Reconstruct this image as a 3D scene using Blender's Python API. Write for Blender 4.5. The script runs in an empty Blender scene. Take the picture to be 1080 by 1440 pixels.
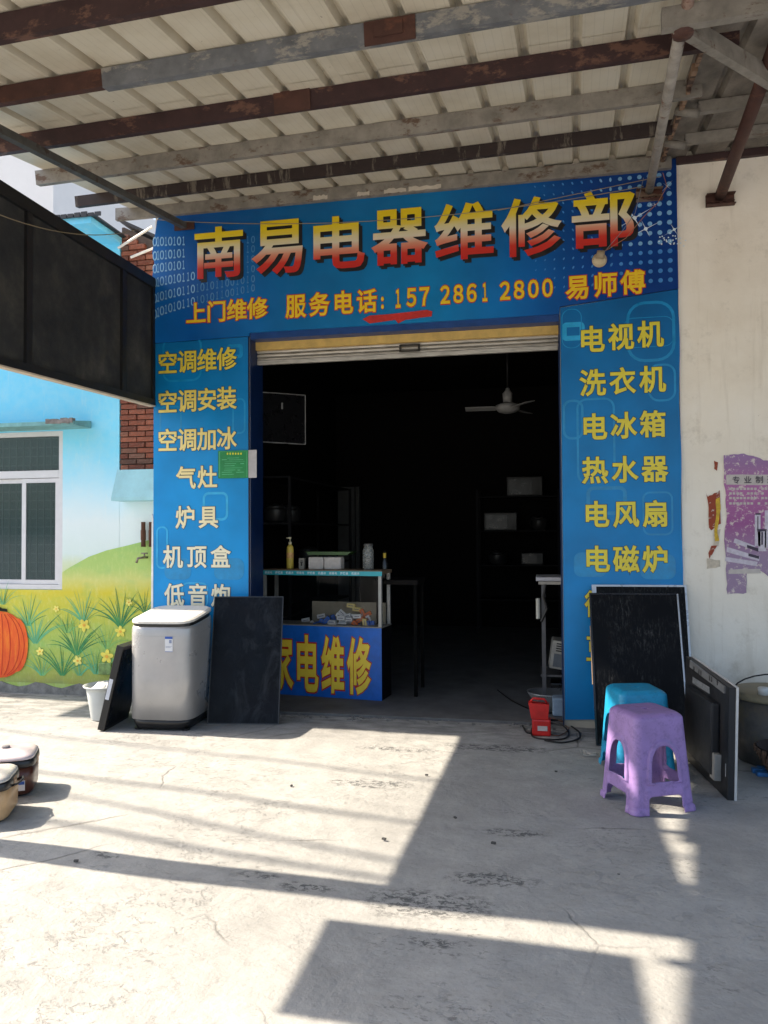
import bpy, bmesh, math, random
from mathutils import Vector, Matrix
random.seed(7)
R = math.radians
sc = bpy.context.scene
col = sc.collection

# ---------------------------------------------------------------- camera
CAM = Vector((0.0, -6.05, 1.5))
F, YAW, HOR, ROLL = 1080.0, R(11.4), 747.0, 0.006          # focal (photo px), pan, horizon row, roll
_p = math.atan((HOR - 720) / F)
_a = Vector((-math.sin(YAW), math.cos(YAW), 0))
_d = _a * math.cos(_p) + Vector((0, 0, 1)) * math.sin(_p)
_r0 = Vector((math.cos(YAW), math.sin(YAW), 0))
_u0 = _r0.cross(_d)
_r = _r0 * math.cos(ROLL) - _u0 * math.sin(ROLL)
_u = _u0 * math.cos(ROLL) + _r0 * math.sin(ROLL)
cd = bpy.data.cameras.new('camera'); cam = bpy.data.objects.new('camera', cd); col.objects.link(cam)
M = Matrix((_r, _u, -_d)).transposed().to_4x4(); M.translation = CAM
cam.matrix_world = M
cd.sensor_fit = 'VERTICAL'; cd.sensor_height = 36; cd.lens = 27.0; cd.clip_end = 400; cd.clip_start = .05
sc.camera = cam

# ---------------------------------------------------------------- light
SUN_TRAVEL = Vector((1.0, -0.058, -0.965)).normalized()
w = bpy.data.worlds.new('World'); sc.world = w; w.use_nodes = True
nt = w.node_tree; bg = nt.nodes['Background']
sky = nt.nodes.new('ShaderNodeTexSky'); sky.sky_type = 'NISHITA'; sky.sun_disc = False
sky.sun_elevation = math.asin(-SUN_TRAVEL.z)
sky.sun_rotation = math.atan2(-SUN_TRAVEL.x, -SUN_TRAVEL.y)
sky.dust_density = 3.0; sky.air_density = 1.0
nt.links.new(sky.outputs[0], bg.inputs[0]); bg.inputs[1].default_value = 0.135
sl = bpy.data.lights.new('sun', 'SUN'); sl.energy = 5.0; sl.angle = R(0.6); sl.color = (1, .86, .68)
sun = bpy.data.objects.new('sun', sl); col.objects.link(sun)
sun.rotation_euler = (-SUN_TRAVEL).to_track_quat('Z', 'Y').to_euler(); sun.location = (-10, 2, 12)
sc.view_settings.view_transform = 'Standard'; sc.view_settings.look = 'None'
sc.view_settings.exposure = 1.30; sc.view_settings.gamma = 1.0
sc.view_settings.use_curve_mapping = False
sc.cycles.max_bounces = 8; sc.cycles.diffuse_bounces = 5

# ---------------------------------------------------------------- where a photo pixel lies on a plane of the place
def ray(px, py):
    return (_r * ((px - 540) / F) + _u * (-(py - 720) / F) + _d)
def PY(px, py, Y=0.0):
    r = ray(px, py); return CAM + r * ((Y - CAM.y) / r.y)
def PZ(px, py, z=0.0):
    r = ray(px, py); return CAM + r * ((z - CAM.z) / r.z)
def PX(px, py, X):
    r = ray(px, py); return CAM + r * ((X - CAM.x) / r.x)

# ---------------------------------------------------------------- materials
def S(r, g, b, k=1.0):
    f = lambda c: ((c / 255) / 12.92 if c / 255 <= .04045 else ((c / 255 + .055) / 1.055) ** 2.4) * k
    return (f(r), f(g), f(b))
class NT:
    def __init__(s, name):
        s.m = bpy.data.materials.new(name); s.m.use_nodes = True; s.n = s.m.node_tree.nodes; s.l = s.m.node_tree.links
        s.b = s.n['Principled BSDF']; s.tc = s.n.new('ShaderNodeTexCoord')
    def co(s, scale=(1, 1, 1), which='Object', rot=(0, 0, 0)):
        m = s.n.new('ShaderNodeMapping'); s.l.new(s.tc.outputs[which], m.inputs[0]); m.inputs['Scale'].default_value = scale
        m.inputs['Rotation'].default_value = rot
        return m.outputs[0]
    def noise(s, sc_, det=6, rough=.6, vec=None, dist=0):
        t = s.n.new('ShaderNodeTexNoise'); t.inputs['Scale'].default_value = sc_; t.inputs['Detail'].default_value = det
        t.inputs['Roughness'].default_value = rough; t.inputs['Distortion'].default_value = dist
        s.l.new(vec if vec else s.co(), t.inputs['Vector']); return t.outputs['Fac']
    def vor(s, sc_, vec=None, feature='F1', out='Distance'):
        t = s.n.new('ShaderNodeTexVoronoi'); t.feature = feature; t.inputs['Scale'].default_value = sc_
        s.l.new(vec if vec else s.co(), t.inputs['Vector']); return t.outputs[out]
    def ramp(s, fac, stops, interp='LINEAR'):
        t = s.n.new('ShaderNodeValToRGB'); t.color_ramp.interpolation = interp
        el = t.color_ramp.elements
        while len(el) < len(stops): el.new(.5)
        for e, (p, c) in zip(el, stops):
            e.position = p; c = (c, c, c) if isinstance(c, (int, float)) else c; e.color = (*c[:3], 1)
        s.l.new(fac, t.inputs[0]); return t.outputs[0]
    def mix(s, fac, a, b, mode='MIX'):
        t = s.n.new('ShaderNodeMix'); t.data_type = 'RGBA'; t.blend_type = mode
        for v, i in ((fac, 0), (a, 6), (b, 7)):
            if isinstance(v, (int, float)):
                if i == 0: t.inputs[0].default_value = v
                else: t.inputs[i].default_value = (v, v, v, 1)
            elif isinstance(v, tuple): t.inputs[i].default_value = (*v[:3], 1)
            else: s.l.new(v, t.inputs[i])
        return t.outputs[2]
    def math(s, op, a, b=None):
        t = s.n.new('ShaderNodeMath'); t.operation = op
        for v, i in ((a, 0), (b, 1)):
            if v is None: continue
            if isinstance(v, (int, float)): t.inputs[i].default_value = v
            else: s.l.new(v, t.inputs[i])
        return t.outputs[0]
    def maprange(s, v, a, b):
        t = s.n.new('ShaderNodeMapRange'); s.l.new(v, t.inputs[0]); t.inputs[1].default_value = a; t.inputs[2].default_value = b
        return t.outputs[0]
    def xyz(s, which='Object'):
        t = s.n.new('ShaderNodeSeparateXYZ'); s.l.new(s.tc.outputs[which], t.inputs[0]); return t.outputs
    def pos(s):
        g = s.n.new('ShaderNodeNewGeometry'); t = s.n.new('ShaderNodeSeparateXYZ'); s.l.new(g.outputs['Position'], t.inputs[0]); return t.outputs
    def color(s, c):
        if isinstance(c, tuple): s.b.inputs['Base Color'].default_value = (*c[:3], 1)
        else: s.l.new(c, s.b.inputs['Base Color'])
        return s
    def rough(s, v):
        if isinstance(v, (int, float)): s.b.inputs['Roughness'].default_value = v
        else: s.l.new(v, s.b.inputs['Roughness'])
        return s
    def metal(s, v):
        if isinstance(v, (int, float)): s.b.inputs['Metallic'].default_value = v
        else: s.l.new(v, s.b.inputs['Metallic'])
        return s
    def bump(s, h, strength=.3, dist=.01):
        t = s.n.new('ShaderNodeBump'); t.inputs['Strength'].default_value = strength; t.inputs['Distance'].default_value = dist
        s.l.new(h, t.inputs['Height']); s.l.new(t.outputs[0], s.b.inputs['Normal']); return s
MC = {}
def simple(name, c, rough=.6, metal=0, var=.18, scale=9, bump=.08):
    if name in MC: return MC[name]
    t = NT(name); f = t.noise(scale, 5, .65)
    lo = tuple(x * (1 - var) for x in c); hi = tuple(min(1, x * (1 + var)) for x in c)
    t.color(t.ramp(f, [(.3, lo), (.7, hi)])).rough(t.ramp(f, [(.3, max(.05, rough - .08)), (.7, min(1, rough + .08))])).metal(metal)
    if bump: t.bump(t.noise(scale * 6, 4), bump, .003)
    if max(c) < .03 and metal == 0 and rough >= .6: t.b.inputs['Specular IOR Level'].default_value = .12
    MC[name] = t.m; return t.m

# ---------------------------------------------------------------- object helpers
ORG = {}
def reg(o, org): ORG[o.name] = org
def org(p): return ORG.get(p.name, Vector((0, 0, 0))) if p else Vector((0, 0, 0))
def thing(name, label, cat, loc=(0, 0, 0), rot=(0, 0, 0), group=None, local=False):
    o = bpy.data.objects.new(name, None); o.empty_display_size = .1; col.objects.link(o)
    o.location = loc; o.rotation_euler = rot; o['label'] = label; o['category'] = cat
    if group: o['group'] = group
    reg(o, Vector((0, 0, 0)) if local else Vector(loc)); return o
def tag(o, label, cat, group=None):
    o['label'] = label; o['category'] = cat
    if group: o['group'] = group
    return o
def fin(bm, smooth=False, recalc=True):
    if recalc: bmesh.ops.recalc_face_normals(bm, faces=bm.faces)
    for f in bm.faces: f.smooth = smooth
def obj(name, bm, m, parent=None, label=None, kind=None, smooth=False, recalc=True, loc=None):
    if isinstance(bm, bmesh.types.BMesh):
        fin(bm, smooth, recalc); me = bpy.data.meshes.new(name)
        off = org(parent)
        base = Vector(loc) if loc is not None else off
        if base.length > 0: bmesh.ops.translate(bm, verts=bm.verts, vec=-base)
        bm.to_mesh(me); bm.free()
    else: me = bm; off = org(parent); base = Vector(loc) if loc is not None else off
    if m is not None and not me.materials: me.materials.append(m)
    o = bpy.data.objects.new(name, me); col.objects.link(o); o.parent = parent
    if loc is not None: o.location = base - off if parent else base
    reg(o, base if parent or loc is not None else Vector((0, 0, 0)))
    if label: o['label'] = label
    if kind: o['kind'] = kind
    return o
def NB(): return bmesh.new()
def box(bm, x0, x1, y0, y1, z0, z1, mat=None, bev=0):
    v = [bm.verts.new((x, y, z)) for x in (x0, x1) for y in (y0, y1) for z in (z0, z1)]
    q = [(0, 1, 3, 2), (4, 6, 7, 5), (0, 4, 5, 1), (2, 3, 7, 6), (0, 2, 6, 4), (1, 5, 7, 3)]
    fs = [bm.faces.new([v[i] for i in f]) for f in q]
    if bev:
        es = list({e for f in fs for e in f.edges})
        r = bmesh.ops.bevel(bm, geom=es, offset=bev, segments=2, profile=.6, affect='EDGES')
        v = list({x for x in r['verts']} | {x for x in v if x.is_valid})
    if mat is not None: bmesh.ops.transform(bm, matrix=mat, verts=v)
    return v
def prism(bm, pts, axis, a, b):
    """polygon pts extruded along axis from a to b"""
    def P(p, t):
        if axis == 'x': return (t, p[0], p[1])
        if axis == 'y': return (p[0], t, p[1])
        return (p[0], p[1], t)
    A = [bm.verts.new(P(p, a)) for p in pts]; B = [bm.verts.new(P(p, b)) for p in pts]; n = len(pts)
    bm.faces.new(A); bm.faces.new(B[::-1])
    for i in range(n): bm.faces.new((A[i], A[(i + 1) % n], B[(i + 1) % n], B[i]))
    return A + B
def tube(bm, pts, rad, n=8, cap=True):
    pts = [Vector(p) for p in pts]; rr = rad if isinstance(rad, (list, tuple)) else [rad] * len(pts)
    rings = []; up = None
    for i, p in enumerate(pts):
        t = (pts[min(i + 1, len(pts) - 1)] - pts[max(i - 1, 0)]).normalized()
        if up is None: up = Vector((0, 0, 1)) if abs(t.z) < .9 else Vector((1, 0, 0))
        a = t.cross(up).normalized(); up = a.cross(t).normalized()
        rings.append([bm.verts.new(p + (a * math.cos(k * 2 * math.pi / n) + up * math.sin(k * 2 * math.pi / n)) * rr[i]) for k in range(n)])
    for A, B in zip(rings, rings[1:]):
        for k in range(n): bm.faces.new((A[k], A[(k + 1) % n], B[(k + 1) % n], B[k]))
    if cap: bm.faces.new(rings[0]); bm.faces.new(rings[-1][::-1])
    return rings
def bar(bm, p, q, wdt, hgt, up=(0, 0, 1)):
    p, q = Vector(p), Vector(q); t = (q - p).normalized(); a = t.cross(Vector(up)).normalized(); u = a.cross(t)
    A = [bm.verts.new(p + a * sx * wdt / 2 + u * sz * hgt / 2) for sx, sz in ((-1, -1), (1, -1), (1, 1), (-1, 1))]
    B = [bm.verts.new(q + a * sx * wdt / 2 + u * sz * hgt / 2) for sx, sz in ((-1, -1), (1, -1), (1, 1), (-1, 1))]
    bm.faces.new(A); bm.faces.new(B[::-1])
    for k in range(4): bm.faces.new((A[k], A[(k + 1) % 4], B[(k + 1) % 4], B[k]))
    return A + B
def lathe(bm, prof, c=(0, 0, 0), n=24, cap=True, sq=0, sx=1, sy=1):
    rings = []
    for r, z in prof:
        ring = []
        for k in range(n):
            a = 2 * math.pi * k / n; ca, sa = math.cos(a), math.sin(a)
            q = 1.0
            if sq: q = 1 / ((abs(ca) ** sq + abs(sa) ** sq) ** (1 / sq))
            ring.append(bm.verts.new((c[0] + r * q * ca * sx, c[1] + r * q * sa * sy, c[2] + z)))
        rings.append(ring)
    for A, B in zip(rings, rings[1:]):
        for k in range(n): bm.faces.new((A[k], A[(k + 1) % n], B[(k + 1) % n], B[k]))
    if cap: bm.faces.new(rings[0][::-1]); bm.faces.new(rings[-1])
    return rings
def flat(bm, pts, y0, y1):   # polygon in x,z given a small thickness in y
    return prism(bm, [(p[0], p[1]) for p in pts], 'y', y0, y1)

# ---------------------------------------------------------------- lettering (flat print)
GC = {}
def glyph(ch, bold):
    if ch in '0123456789': ch = chr(ord(ch) + 0xFEE0)
    k = (ch, bold)
    if k in GC: return GC[k]
    c = bpy.data.curves.new('glyph', 'FONT'); c.body = ch; c.resolution_u = 3; c.fill_mode = 'BOTH'
    c.bevel_depth = bold; c.bevel_resolution = 0
    o = bpy.data.objects.new('glyph', c); col.objects.link(o); bpy.context.view_layer.update()
    m = bpy.data.meshes.new_from_object(o); bpy.data.objects.remove(o); bpy.data.curves.remove(c)
    V = [v.co.copy() for v in m.vertices]; P = [tuple(p.vertices) for p in m.polygons]; bpy.data.meshes.remove(m)
    GC[k] = (V, P, min(v.x for v in V), max(v.x for v in V), min(v.y for v in V), max(v.y for v in V)); return GC[k]
REF = glyph('国', 0); EMC = ((REF[2] + REF[3]) / 2, (REF[4] + REF[5]) / 2); EMW = REF[3] - REF[2]; EMH = REF[5] - REF[4]
def put(bm, ch, bold, cx, cz, w_, h_, y, em=True, dx=0, dz=0, skew=0):
    """draw a character: em=True keeps its place in the em square, else its own outline fills w x h"""
    V, P, x0, x1, z0, z1 = glyph(ch, bold)
    if em: sx, sz, ox, oz = w_ / EMW, h_ / EMH, EMC[0], EMC[1]
    else: sx, sz, ox, oz = w_ / (x1 - x0), h_ / (z1 - z0), (x0 + x1) / 2, (z0 + z1) / 2
    bx = bold if bold else 1
    vs = [bm.verts.new((cx + dx + (v.x - ox) * sx, y - (v.z / bx) * .0006, cz + dz + (v.y - oz) * sz + (v.x - ox) * sx * skew)) for v in V]
    for p in P:
        try: bm.faces.new([vs[i] for i in p])
        except ValueError: pass

# ================================================================ SETTING: ground
gm = NT('concrete_ground')
n1 = gm.noise(.9, 8, .62); n2 = gm.noise(6, 8, .7); n3 = gm.noise(60, 4, .6)
base = gm.ramp(n1, [(.3, (.26, .268, .268)), (.5, (.32, .33, .328)), (.7, (.372, .38, .378))])
base = gm.mix(.55, base, gm.ramp(n2, [(.3, (.24, .24, .232)), (.65, (.39, .388, .375))]))
base = gm.mix(gm.ramp(n3, [(.25, .35), (.45, 0.0)]), base, (.15, .15, .145))
# dark tar flecks in irregular patches
patch = gm.ramp(gm.noise(1.3, 3, .5, gm.co((1, 1.4, 1))), [(.56, 0.0), (.63, 1.0)])
fl = gm.ramp(gm.noise(26, 6, .75, gm.co((.8, 1.3, 1))), [(.56, 0.0), (.60, 1.0)])
base = gm.mix(gm.math('MULTIPLY', gm.math('MULTIPLY', patch, fl), .55), base, (.09, .092, .095))
tar = gm.ramp(gm.noise(30, 7, .8, gm.co((.8, 1.2, 1)), .4), [(.50, 0.0), (.53, 1.0)])
for px_s, py_s, rx_s, ry_s in ((600, 1268, .34, .16), (690, 1236, .26, .09), (520, 1100, .30, .10), (430, 1245, .18, .05), (365, 1228, .12, .04), (720, 1168, .2, .06), (610, 1325, .10, .04), (150, 1200, .1, .04), (560, 1052, .35, .08), (700, 1050, .5, .10)):
    c_s = PZ(px_s, py_s); vm = gm.n.new('ShaderNodeMapping'); vm.vector_type = 'TEXTURE'; gm.l.new(gm.tc.outputs['Object'], vm.inputs[0])
    vm.inputs['Location'].default_value = (c_s.x, c_s.y, 0); vm.inputs['Scale'].default_value = (rx_s, ry_s, 1)
    ln = gm.n.new('ShaderNodeVectorMath'); ln.operation = 'LENGTH'; gm.l.new(vm.outputs[0], ln.inputs[0])
    msk = gm.ramp(gm.math('ADD', ln.outputs['Value'], gm.math('MULTIPLY', gm.math('SUBTRACT', gm.noise(6, 5, .7), .5), 1.2)), [(.55, 1.0), (.95, 0.0)])
    base = gm.mix(gm.math('MULTIPLY', gm.math('MULTIPLY', msk, tar), .8), base, (.045, .05, .055))
big = gm.ramp(gm.noise(.45, 5, .6, gm.co((1, 1.6, 1))), [(.35, .88), (.6, 1.06)]); base = gm.mix(1.0, base, big, 'MULTIPLY')
# damp grime close to the shop front
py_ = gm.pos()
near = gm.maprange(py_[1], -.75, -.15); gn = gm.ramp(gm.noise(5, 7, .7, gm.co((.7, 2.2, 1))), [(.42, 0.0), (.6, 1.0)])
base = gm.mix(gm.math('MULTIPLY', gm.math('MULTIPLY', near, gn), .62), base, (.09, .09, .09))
# hairline cracks
cr = gm.vor(.75, gm.mix(.12, gm.co(), gm.noise(2.5, 5)), 'DISTANCE_TO_EDGE')
crk = gm.ramp(cr, [(.0, 1.0), (.006, 0.0)]); crm = gm.ramp(gm.noise(1.1, 2), [(.5, 0.0), (.6, .7)])
base = gm.mix(gm.math('MULTIPLY', crk, crm), base, (.1, .095, .09))
gm.color(base).rough(.88)
h = gm.math('ADD', gm.math('MULTIPLY', gm.noise(2.2, 8, .62, gm.co((1, 1, 1)), .3), .8), gm.math('MULTIPLY', gm.noise(38, 5), .10))
ridg = gm.math('MULTIPLY', gm.ramp(gm.noise(7, 7, .7, gm.co((.8, 1.3, 1), rot=(0, 0, .5)), .15), [(.42, 0.0), (.47, .7), (.7, 1.0)]), gm.ramp(gm.noise(.8, 3), [(.42, .02), (.6, .20)]))
h = gm.math('ADD', h, ridg)
h = gm.math('SUBTRACT', h, gm.math('MULTIPLY', gm.math('MULTIPLY', crk, crm), .15))
gm.bump(h, .75, .04)
bm = NB()
# finer grid near the camera so that the worn concrete has real relief
def gz(x, y):
    a = max(0.0, min(1.0, (-.25 - y) / .5)) * max(0, min(1, (9 + y) / 2))
    return a * (.006 * math.sin(x * 1.9 + 1.3 * math.sin(y * 1.4)) + .004 * math.sin(x * 4.1 + y * 3.3) * math.sin(y * 5.2 - x)) - .006 * a
xs = [-200, -60, -20] + [-8 + i * .16 for i in range(88)] + [20, 60, 200]; ys = [-200, -60, -20, -9] + [-7 + i * .14 for i in range(60)] + [6, 20, 60, 200]
G = [[bm.verts.new((x, y, gz(x, y))) for y in ys] for x in xs]
for i in range(len(xs) - 1):
    for j in range(len(ys) - 1): bm.faces.new((G[i][j], G[i + 1][j], G[i + 1][j + 1], G[i][j + 1]))
obj('ground', bm, gm.m, kind='structure', smooth=True)

# ================================================================ REPAIR SHOP
XL, DX0, DX1, XR = -3.217, -2.352, .172, 1.04          # left corner, door left/right, right edge of the banner
HH = 3.165                                               # underside of the door head
plaster = NT('old_plaster')
pn = plaster.noise(1.6, 8, .6); pc = plaster.ramp(pn, [(.3, S(232, 221, 203)), (.5, S(243, 234, 218)), (.7, S(248, 241, 229))])
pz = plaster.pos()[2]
dampA = plaster.math('MULTIPLY', plaster.ramp(plaster.math('ADD', pz, plaster.math('MULTIPLY', plaster.noise(3, 5), .7)), [(.35, 1.0), (.99, 0.0)]), .6)
spot = plaster.ramp(plaster.noise(14, 6, .7, plaster.co((1, 1, .6))), [(.68, 0.0), (.74, .55)])
pc = plaster.mix(spot, pc, S(120, 100, 80))
pc = plaster.mix(plaster.ramp(plaster.maprange(pz, .6, 2.6), [(0, .55), (1, 0.0)]), pc, S(226, 228, 224))  # lower wall paler and cooler: sky light put into the plaster colour
pc = plaster.mix(plaster.ramp(plaster.noise(3.5, 9, .75), [(.55, 0.0), (.68, .35)]), pc, S(176, 166, 148))
strk = plaster.ramp(plaster.noise(5, 5, .6, plaster.co((3, 1, .25))), [(.55, 0.0), (.75, .25)])
pc = plaster.mix(strk, pc, S(165, 150, 125))
pc = plaster.mix(dampA, pc, S(150, 130, 96))
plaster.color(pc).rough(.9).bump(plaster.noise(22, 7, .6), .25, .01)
shop = thing('repair_shop', 'narrow shop with an open roller shutter under the blue banner', 'shop', ((XL + XR) / 2, 0, 0))
bm = NB()
box(bm, XL, DX0 - .002, 0, .27, 0, HH); box(bm, DX1 + .002, XR, 0, .27, 0, HH); box(bm, XL, XR, 0, .27, HH, 5.3)
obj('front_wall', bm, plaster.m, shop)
reveal = simple('reveal_blue', S(8, 38, 82), .45, var=.25)
for x0, x1, nm in ((DX0 - .001, DX0 + .006, 'l'), (DX1 - .006, DX1 + .001, 'r')):
    bm = NB(); box(bm, x0, x1, -.012, .275, .002, HH); obj('door_reveal', bm, reveal, shop)
bm = NB(); box(bm, DX0 + .006, DX1 - .006, -.012, .10, HH - .055, HH); obj('door_head', bm, simple('head_blue', S(14, 62, 122), .4, var=.2), shop)
bm = NB(); box(bm, DX0 + .006, DX1 - .006, .105, .16, 3.045, 3.165); obj('shutter_housing', bm, simple('ochre_board', S(205, 170, 95), .6, var=.2), shop)
shutter = bpy.data.objects.new('roller_shutter', None); col.objects.link(shutter); shutter.parent = shop; reg(shutter, org(shop))
slm = NT('galvanised_slat'); slm.color(slm.ramp(slm.noise(7, 6, .6, slm.co((1, 1, 8))), [(.3, S(150, 146, 138)), (.65, S(205, 200, 190)), (.8, S(120, 100, 80))])).rough(.42).metal(.35)
for i in range(3):
    bm = NB(); z = 3.052 - i * .032
    prism(bm, [(.150, z - .03), (.138, z - .026), (.132, z - .016), (.138, z - .006), (.150, z - .001), (.158, z - .001), (.158, z - .03)], 'x', DX0 + .008, DX1 - .008)
    obj('slat', bm, slm.m, shutter)
bm = NB(); box(bm, DX0 + .01, DX1 - .01, .125, .165, 2.925, 2.958, bev=.004); obj('bottom_rail', bm, slm.m, shutter)
hx = PY(576, 478, .12).x
bm = NB()
box(bm, hx - .085, hx + .085, .108, .124, 3.018, 3.026); box(bm, hx - .085, hx + .085, .108, .124, 2.966, 2.974)
box(bm, hx - .085, hx - .07, .108, .13, 2.975, 3.017); box(bm, hx + .07, hx + .085, .108, .13, 2.975, 3.017)
obj('shutter_handle', bm, simple('dark_steel', (.05, .045, .04), .4, .6), shutter)
# room behind the door
dark = simple('deep_shade_wall', (.012, .011, .011), .95); dfl = simple('worn_floor', (.11, .112, .115), .85, var=.35, scale=4)  # walls and ceiling near black: the room's shade put into their colour
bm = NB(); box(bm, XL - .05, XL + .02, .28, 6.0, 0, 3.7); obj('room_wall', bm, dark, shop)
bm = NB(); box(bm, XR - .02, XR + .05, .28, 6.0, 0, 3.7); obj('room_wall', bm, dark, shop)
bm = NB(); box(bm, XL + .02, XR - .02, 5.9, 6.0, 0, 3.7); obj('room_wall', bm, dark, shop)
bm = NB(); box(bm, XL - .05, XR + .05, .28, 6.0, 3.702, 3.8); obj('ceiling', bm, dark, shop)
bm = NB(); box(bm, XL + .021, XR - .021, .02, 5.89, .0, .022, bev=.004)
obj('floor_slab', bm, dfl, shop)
bm = NB()
for i in range(60):                                       # crumbling edge of the slab
    x = random.uniform(DX0 + .05, DX1 - .02); y = random.uniform(-.10, .03); s = random.uniform(.004, .013)
    box(bm, -s, s, -s * .7, s * .7, -.004, s * .8, Matrix.Translation((x, y, 0)) @ Matrix.Rotation(random.random() * 3, 4, 'Z') @ Matrix.Rotation(.3, 4, 'X'))
o = obj('rubble', bm, simple('rubble_grey', (.17, .168, .16), .9), None, kind='stuff'); tag(o, 'crumbs of broken concrete along the door sill', 'rubble')

# right hand plaster wall of the next shop
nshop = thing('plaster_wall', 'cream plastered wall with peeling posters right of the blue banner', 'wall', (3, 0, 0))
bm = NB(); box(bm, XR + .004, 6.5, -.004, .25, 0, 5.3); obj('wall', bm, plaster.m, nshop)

# ---------------------------------------------------------------- banners
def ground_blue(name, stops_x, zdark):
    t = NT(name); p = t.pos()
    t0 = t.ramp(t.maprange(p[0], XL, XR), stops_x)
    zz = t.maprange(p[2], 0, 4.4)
    t1 = t.mix(t.ramp(zz, zdark), t0, S(16, 52, 106))  # darker towards the top: shade under the canopy put into the print colour
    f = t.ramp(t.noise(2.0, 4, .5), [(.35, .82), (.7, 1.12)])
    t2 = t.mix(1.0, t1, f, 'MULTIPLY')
    sc_ = t.ramp(t.noise(40, 6, .7, t.co((.3, 1, 1))), [(.66, 0.0), (.8, .25)])
    t2 = t.mix(sc_, t2, S(90, 150, 190))
    t.color(t2).rough(t.ramp(t.noise(6, 4), [(.3, .28), (.7, .42)])); t.b.inputs['Specular IOR Level'].default_value = .3; t.bump(t.noise(3.0, 3), .12, .02)
    return t
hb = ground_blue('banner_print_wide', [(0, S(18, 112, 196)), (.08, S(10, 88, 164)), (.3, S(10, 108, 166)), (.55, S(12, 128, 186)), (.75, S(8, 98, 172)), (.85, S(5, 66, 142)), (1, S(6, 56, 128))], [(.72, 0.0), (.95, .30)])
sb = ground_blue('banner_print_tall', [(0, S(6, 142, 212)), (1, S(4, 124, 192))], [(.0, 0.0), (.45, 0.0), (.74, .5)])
TOPZ = 4.285; BY = -.030
def zt(px, py): return PY(px, py, BY)
sign = thing('shop_sign', 'wide blue printed banner with large gradient characters over the door', 'sign', ((XL + XR) / 2, 0, HH))
seamz = HH - .0
bm = NB()
pts = [(XL, 3.12), (DX0 - .004, 3.135), (DX0, HH - .002), (DX1, HH - .002), (DX1 + .004, 3.22), (XR, 3.30)]
edge = [(XL + .012 * math.sin(i * 1.7) - .004, 3.3 + i * .06) for i in range(12)]
flat(bm, pts + [(XR, 4.2), (XR, TOPZ), (XL + .10, TOPZ), (XL + .03, 4.18)] + edge[::-1], BY, -.002)
obj('banner_sheet', bm, hb.m, sign)
L = -.001
# binary digits
bits = simple('print_pale_blue', S(120, 170, 210), .4, var=.1, bump=0)
bits2 = simple('print_dim_blue', S(62, 122, 172), .4, var=.1, bump=0)
rows = [(342, 333), (363, 347), (382, 362), (402, 377), (421, 389), (443, 405)]
seq = '0101010110101011001010'
bmA, bmB = NB(), NB()
for (ya, yb) in [(340, 337), (360, 350), (378, 364), (398, 378), (420, 392), (442, 405)]:
    for i, ch in enumerate(seq):
        t_ = i / (len(seq) - 1)
        # hugging left the rows curve up
        px = 218 + (356 - 218) * (t_ ** 1.12) * 1.0; py = ya + (yb - ya) * (t_ ** .85)
        p = zt(px, py); hh = (.083 - .02 * t_); ww = .042 - .008 * t_
        if px > 262 and px < 343 and py < 388: continue
        put(bmA if t_ < .45 else bmB, ch, .028, p.x, p.z, ww * (.5 if ch == '1' else 1), hh, BY - .002, em=False)
obj('binary_digits', bmA, bits, sign, label='pale rows of ones and zeros'); obj('binary_digits', bmB, bits2, sign)
# halftone dots at the right end
bmD, bmE = NB(), NB()
def disc(bm, x, z, rx, rz, y, n=10, tilt=0):
    vs = []
    for k in range(n):
        a = 2 * math.pi * k / n; u, v = rx * math.cos(a), rz * math.sin(a)
        vs.append(bm.verts.new((x + u * math.cos(tilt) - v * math.sin(tilt), y, z + u * math.sin(tilt) + v * math.cos(tilt))))
    bm.faces.new(vs)
for i in range(15):
    for j in range(18):
        x = XR - .055 - i * .0705; z = 4.24 - j * .0725
        if z < 3.36: continue
        f = max(.0, 1 - i / 15.0); g = 1 - .45 * j / 17
        r = .0195 * (.35 + .65 * f) * (.75 + .25 * g)
        disc(bmD if (i < 8 and j < 9) else bmE, x, z, r * (1 if i < 6 else .6), r * (1 if i < 6 else 1.15), BY - .0012, tilt=-.5 if j > 8 else .5 if i > 6 else 0)
obj('halftone_dots', bmD, bits, sign, kind='stuff'); obj('halftone_dots', bmE, simple('print_mid_blue', S(64, 130, 196), .4, bump=0), sign, kind='stuff')
# sparkles
bm = NB()
def spark(px, py, s, a0):
    p = zt(px, py)
    for k in range(4):
        a = a0 + k * math.pi / 2; l = s * (1 if k % 2 == 0 else .62)
        u = Vector((math.cos(a), 0, math.sin(a))); v = Vector((-u.z, 0, u.x)); c = Vector((p.x, BY - .003, p.z))
        bm.faces.new([bm.verts.new(c - v * s * .03), bm.verts.new(c + u * l), bm.verts.new(c + v * s * .03)])
    disc(bm, p.x, p.z, s * .12, s * .12, BY - .0035, 8)
spark(892, 307, .15, .5); spark(908, 322, .12, .42); spark(948, 323, .09, .5); spark(938, 262, .06, .8); spark(915, 288, .04, .3); spark(921, 288, .04, .3)
for _ in range(26):
    p = zt(min(964, random.gauss(948, 9)), random.gauss(338, 5)); disc(bm, p.x, p.z, .006, .006, BY - .003, 6)
obj('sparkles', bm, simple('print_white', S(215, 228, 235), .4, var=.05, bump=0), sign)
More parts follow.
